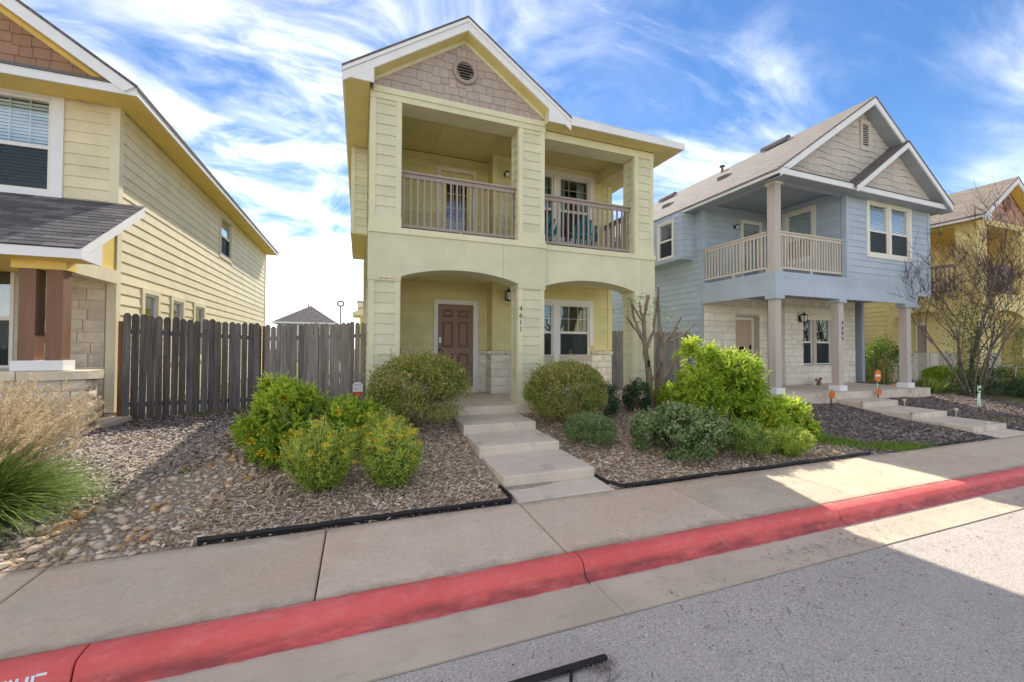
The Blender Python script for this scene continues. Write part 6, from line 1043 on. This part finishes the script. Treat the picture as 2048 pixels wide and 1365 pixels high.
edging('edging_strip', 'thin black edging right of the blue house steps', [(13.55, 4.5), (13.7, 4.29), (16.5, 4.29)], .05, .015)
def broken():
    t = thing('broken_edging', 'broken piece of black edging lying on the road at the bottom', 'landscape edging', (1.1, 2.1, -1.875)); F = Matrix.Translation((1.42, 2.146, -1.872)) @ Matrix.Rotation(R(179.5), 4, 'Z')
    MB(F).hexa([(0, -.012, 0), (.75, -.012, 0), (.75, .03, 0), (0, .03, 0), (0, -.012, .014), (.75, -.012, .014), (.75, .022, .022), (0, .022, .022)]).build('strip', 'plastic_black', t)
    MB().tube([(1.18, 2.13, -1.865), (1.13, 2.05, -1.868), (1.10, 1.9, -1.87)], .010, 8).build('stake', 'plastic_black', t)
    n = 240; C = np.stack([1.36+rng.normal(size=n)*.05, 2.09+rng.normal(size=n)*.025, np.full(n, -1.873)+rng.uniform(0, .012, n)], 1); o = link('soil_crumbs', leaf_mesh('soil_crumbs', C, rng.normal(size=C.shape), .013, .008, 'chips_dark', rng.uniform(0, .8, n))); stuff(o); o['label'] = 'crumbs of dark soil beside the broken edging'; o['category'] = 'soil'
broken()
def stencil():
    # worn white stencil letters sprayed on the kerb face: only the tops of O N E reach the picture
    prof = [(2.970, -1.764), (2.960, -1.790), (2.951, -1.818), (2.937, -1.843), (2.915, -1.862)]; ds = [0]
    for a, c in zip(prof[:-1], prof[1:]): ds.append(ds[-1]+math.hypot(c[0]-a[0], c[1]-a[1]))
    def on(x, d):
        d = min(max(d, 0), ds[-1])
        for i in range(4):
            if d <= ds[i+1]+1e-9: s = (d-ds[i])/(ds[i+1]-ds[i]); a, c = prof[i], prof[i+1]; y = a[0]+(c[0]-a[0])*s; z = a[1]+(c[1]-a[1])*s; return (x, y-.002, z+zc(x)+.0015)
    k = bpy.data.objects['kerb']; x0 = -1.90
    def stroke(b, pts, w): 
        for (xa, da), (xb, db) in zip(pts[:-1], pts[1:]):
            L = math.hypot(xb-xa, db-da); nx, nd = -(db-da)/L*w, (xb-xa)/L*w; m = max(2, int(L/.015)); v = []
            for i in range(m+1): s = i/m; x = xa+(xb-xa)*s; d = da+(db-da)*s; v += [on(x+nx, d+nd), on(x-nx, d-nd)]
            b.add(v, [(2*i, 2*i+1, 2*i+3, 2*i+2) for i in range(m)])
    for ch, xo in (('O', -1.732), ('N', -1.676), ('E', -1.613)):
        b = MB(); d0, d1 = .004, .098
        if ch == 'E': stroke(b, [(xo, d0), (xo, d1)], .007); [stroke(b, [(xo+.01, d), (xo+.055, d)], .006) for d in (d0+.002, (d0+d1)/2, d1)]
        if ch == 'N': stroke(b, [(xo, d0), (xo, d1)], .007); stroke(b, [(xo+.04, d0), (xo+.04, d1)], .007); stroke(b, [(xo, d0+.012), (xo+.04, d1-.012)], .006)
        if ch == 'O':
            for s in (-1, 1): stroke(b, [(xo+.02+s*.007, d0), (xo+.02+s*.022, d0+.025), (xo+.02+s*.022, d1-.025), (xo+.02+s*.007, d1)], .006)
        b.build('stencil_letter', 'sign_white', k)
stencil()
def small_things():
    z = terr(0, 9.4); t = thing('yard_sign', 'small white and red yard sign on a stake by the grey fence', 'sign', (-.02, 9.35, z)); x, y = -.02, 9.35
    MB().tube([(x, y, z-.05), (x, y, z+.36)], .009, 6).build('stake', 'steel', t); P = [(-.10, .30), (-.045, .22), (.045, .22), (.10, .30), (.10, .50), (.05, .55), (-.05, .55), (-.10, .50)]; MB().prism([(x+a, y-.012, z+c) for a, c in P], (0, -.006, 0)).build('panel', 'sign_white', t); MB().prism([(x+a, y-.019, z+c) for a, c in ((-.10, .30), (-.045, .222), (.045, .222), (.10, .30), (.10, .34), (-.10, .34))], (0, -.001, 0)).build('red_band', 'sign_red', t)
    for i in range(4): MB().box(x-.065+i*.033, x-.045+i*.033, y-.0195, y-.0185, z+.47, z+.51).build('lettering', 'steel', t)
    MB().box(x-.06, x-.035, y-.0195, y-.0185, z+.39, z+.42).build('mark', 'sign_red', t)
    def stake_pumpkin(label, x, y, s=1.):
        z = terr(x, y); t = thing('pumpkin_stake', label, 'garden decoration', (x, y, z)); n = 18; MB().box(x-.018*s, x+.018*s, y-.006, y+.006, z-.05, z+.20*s).build('stake', 'black', t)
        b = MB(); pts = [(x+(.105*s*(1+.05*math.cos(6*6.2832*k/n)))*math.cos(6.2832*k/n), z+.29*s+(.10*s)*math.sin(6.2832*k/n)) for k in range(n)]; b.prism([(a, y-.008, c) for a, c in pts], (0, -.03, 0)); p = b.build('pumpkin_face', 'orange', t)
        for sx in (-1, 1): MB().prism([(x+sx*.04*s-.018*s, y-.039, z+.30*s), (x+sx*.04*s+.018*s, y-.039, z+.30*s), (x+sx*.04*s, y-.039, z+.335*s)], (0, -.003, 0)).build('eye', 'black', p)
        MB().prism([(x-.055*s, y-.039, z+.265*s), (x-.02*s, y-.039, z+.245*s), (x+.02*s, y-.039, z+.245*s), (x+.055*s, y-.039, z+.265*s), (x, y-.039, z+.225*s)], (0, -.003, 0)).build('mouth', 'black', p); MB().box(x-.012*s, x+.012*s, y-.03, y-.012, z+.38*s, z+.42*s).build('stem', 'twig', p)
    stake_pumpkin('orange jack-o-lantern stake left of the blue house steps', 11.55, 7.05); stake_pumpkin('orange jack-o-lantern stake right of the blue house steps, under the round sign', 13.66, 7.12, .9)
    x, y = 13.72, 7.16; z = terr(x, y); t = thing('round_sign', 'round orange sign with white band on a white stake by the blue porch', 'sign', (x, y, z)); MB().tube([(x, y, z-.05), (x-.01, y, z+.50)], .010, 6).build('stake', 'sign_white', t); n = 22
    MB().prism([(x-.02+.14*math.cos(6.2832*k/n), y-.012, z+.70+.17*math.sin(6.2832*k/n)) for k in range(n)], (0, -.012, 0)).build('disc', 'orange', t); MB().box(x-.12, x+.08, y-.027, y-.0245, z+.685, z+.735).build('white_band', 'sign_white', t); MB().lathe([(.015, 0), (.02, .03), (.008, .05)], (x-.06, y-.01, z+.91), 8).build('finial', 'black', t)
    for i, (x, y, lab) in enumerate(((12.0, 6.58, 'thin pale path stake left of the top blue-house step'), (13.60, 6.5, 'thin pale path stake right of the top blue-house step'), (12.0, 5.6, 'thin pale path stake left of the middle blue-house step'), (13.60, 5.5, 'thin pale path stake right of the middle blue-house step'), (12.55, 4.60, 'thin pale path stake at the lowest blue-house step'))):
        z = terr(x, y); t = thing('path_stake', lab, 'path stake', (x, y, z)); MB().tube([(x, y, z-.05), (x, y, z+.17)], .012, 6).build('stake', 'rail_cream', t); MB().lathe([(.02, .16), (.045, .21), (.04, .23), (.01, .235)], (x, y, z), 10).build('cap', 'rail_cream', t)
    x, y = 16.4, 6.15; z = terr(x, y); t = thing('cat_cutout', 'mint-green skeleton cat cutout standing in the dark mulch', 'garden decoration', (x, y, z)); b = MB(); w = .012
    n = 14; b.tube([(x+.075*math.cos(6.2832*k/n), y, z+.48+.065*math.sin(6.2832*k/n)) for k in range(n+1)], w, 5); b.prism([(x-.075, y-.01, z+.52), (x-.03, y-.01, z+.54), (x-.065, y-.01, z+.60)], (0, .02, 0)).prism([(x+.075, y-.01, z+.52), (x+.03, y-.01, z+.54), (x+.065, y-.01, z+.60)], (0, .02, 0)); b.build('head', 'mint', t)
    for sx in (-1, 1): MB().lathe([(.014, 0), (.02, .02), (.012, .04)], (x+sx*.03, y-.014, z+.465), 8).build('eye_ring', 'black', t)
    b = MB(); b.tube([(x, y, z+.42), (x-.01, y, z+.2), (x-.03, y, z+.10)], w, 5)
    for k in range(4): b.tube([(x-.07+.006*k, y, z+.36-.06*k), (x, y-.01, z+.385-.06*k), (x+.07, y, z+.36-.06*k)], w*.7, 5)
    b.build('ribs', 'mint', t); 
    for p in ([(x-.04, y, z+.36), (x-.09, y, z+.2), (x-.11, y, z)], [(x+.03, y, z+.36), (x+.03, y, z+.18), (x, y, z)], [(x-.03, y, z+.12), (x+.06, y, z+.10), (x+.08, y, z)]): MB().tube(p, w, 5).build('leg', 'mint', t)
    x, y, z = 13.95, 8.95, -1.15; t = thing('flower_pot', 'small white pot on the blue house porch under the window', 'pot', (x-.12, y, z)); MB().lathe([(.05, 0), (.075, .13), (.08, .14), (.06, .14), (.055, .12)], (x-.12, y, z), 14).build('pot', 'sign_white', t, True); MB().lathe([(.056, .115), (.03, .125)], (x-.12, y, z), 12).build('soil', 'chips_dark', t)
    t = thing('squirrel_figure', 'small brown squirrel figure beside the white pot on the blue porch', 'figurine', (x+.08, y, z)); MB().lathe([(.06, 0), (.085, .06), (.075, .13), (.045, .17), (.02, .18)], (x+.08, y, z), 12).build('body', 'wood_brown', t, True); MB().lathe([(.02, 0), (.045, .03), (.04, .07), (.01, .09)], (x+.20, y, z+.16), 12).tube([(x+.08, y, z+.14), (x+.19, y, z+.19)], .03, 8).build('head', 'wood_brown', t, True); MB().tube([(x-.0, y, z+.02), (x-.05, y, z+.12), (x+.0, y, z+.22)], [.02, .035, .02], 8).build('tail', 'wood_brown', t, True)
    x, y = 17.35, 8.4; z = terr(x, y); t = thing('terracotta_trough', 'terracotta planter trough beside the blue house porch slab', 'planter', (x, y, z)); MB().hexa([(x-.26, y-.11, z), (x+.26, y-.11, z), (x+.26, y+.11, z), (x-.26, y+.11, z), (x-.30, y-.14, z+.2), (x+.30, y-.14, z+.2), (x+.30, y+.14, z+.2), (x-.30, y+.14, z+.2)]).build('trough', 'terracotta', t); MB().box(x-.32, x+.32, y-.16, y+.16, z+.2, z+.235).build('rim', 'terracotta', t)
    # dark figure by the blue front door
    x, y, z = 11.28, 9.45, -1.15; t = thing('porch_figure', 'black rounded porch figure with white mark and orange collar by the tan door', 'figurine', (x, y, z)); MB().lathe([(.16, 0), (.20, .25), (.19, .55), (.15, .80), (.10, .95)], (x, y, z), 16).build('body', 'black', t, True); MB().lathe([(.11, .96), (.155, 1.03), (.155, 1.12), (.10, 1.22), (.02, 1.25)], (x, y, z), 16).build('head', 'black', t, True); MB().lathe([(.125, .94), (.15, .96), (.14, .99), (.11, 1.0)], (x, y, z), 16).build('collar', 'orange', t, True); MB().prism([(x+.03*math.cos(6.28*k/10)-.02, y-.157, z+1.12+.055*math.sin(6.28*k/10)) for k in range(10)], (0, -.01, 0)).build('white_mark', 'sign_white', t); MB().lathe([(.03, .62), (.05, .67), (.03, .72)], (x-.16, y-.12, z), 8).build('orange_button', 'orange', t, True)
    # halloween web over the shrub at the right edge
    x, y, z = 20.95, 6.95, terr(20.9, 7.0)+.98; t = thing('web_decoration', 'white spider-web netting draped over the brown-green shrub', 'garden decoration', (x, y, z))
    for i in range(14):
        a = 6.2832*i/14; MB().tube([(x, y, z+.04), (x+.55*math.cos(a), y+.35*math.sin(a), z-.07), (x+1.0*math.cos(a), y+.62*math.sin(a), z-.36)], .010, 4).build('web_thread', 'sign_white', t)
    for r in (.25, .5, .75): MB().tube([(x+r*math.cos(6.2832*k/28)*(1+.06*(k % 2)), y+.62*r*math.sin(6.2832*k/28), z+.03-.42*r*r) for k in range(29)], .010, 4).build('web_ring', 'sign_white', t)
small_things()
def chair(label, x, y, rz):
    z = 2.15; t = thing('adirondack_chair', label, 'chair', (x, y, z), 'teal chairs on the balcony'); F = frame(x, y, z, rz)
    for i in range(5):
        u = (i-2)*.105; b = MB(F); top = .92-.10*abs(i-2)**1.3*.9; b.hexa([(u-.046, .20, .26), (u+.046, .20, .26), (u+.046, .222, .26), (u-.046, .222, .26), (u*1.15-.050, .46, top-.03*(i != 2)), (u*1.15+.050, .46, top-.03*(i != 2)), (u*1.15+.050, .482, top), (u*1.15-.050, .482, top)]); b.build('back_slat', 'teal', t)
    for i in range(5): MB(F).hexa([(-.26, -.28+i*.10, .37-i*.027), (.26, -.28+i*.10, .37-i*.027), (.26, -.19+i*.10, .348-i*.027), (-.26, -.19+i*.10, .348-i*.027), (-.26, -.28+i*.10, .392-i*.027), (.26, -.28+i*.10, .392-i*.027), (.26, -.19+i*.10, .37-i*.027), (-.26, -.19+i*.10, .37-i*.027)]).build('seat_slat', 'teal', t)
    for s in (-1, 1):
        MB(F).prism([(s*.27, -.36, .545), (s*.42, -.33, .545), (s*.42, -.1, .545), (s*.33, .40, .545), (s*.27, .40, .545)], (0, 0, .022)).build('armrest', 'teal', t); MB(F).box(s*.33-.012, s*.33+.012, -.30, -.20, 0, .543).build('leg', 'teal', t); MB(F).hexa([(s*.285-.012, -.30, .28), (s*.285+.012, -.30, .28), (s*.285+.012, .52, 0), (s*.285-.012, .52, 0), (s*.285-.012, -.30, .36), (s*.285+.012, -.30, .36), (s*.285+.012, .52, .08), (s*.285-.012, .52, .08)]).build('leg', 'teal', t)
    MB(F).box(-.30, .30, .36, .38, .50, .56).build('back_brace', 'teal', t)
chair('teal adirondack chair with rounded back at the right of the balcony', 5.05, 8.62, 155); chair('teal adirondack chair half hidden behind the middle balcony column', 3.85, 8.75, 205)
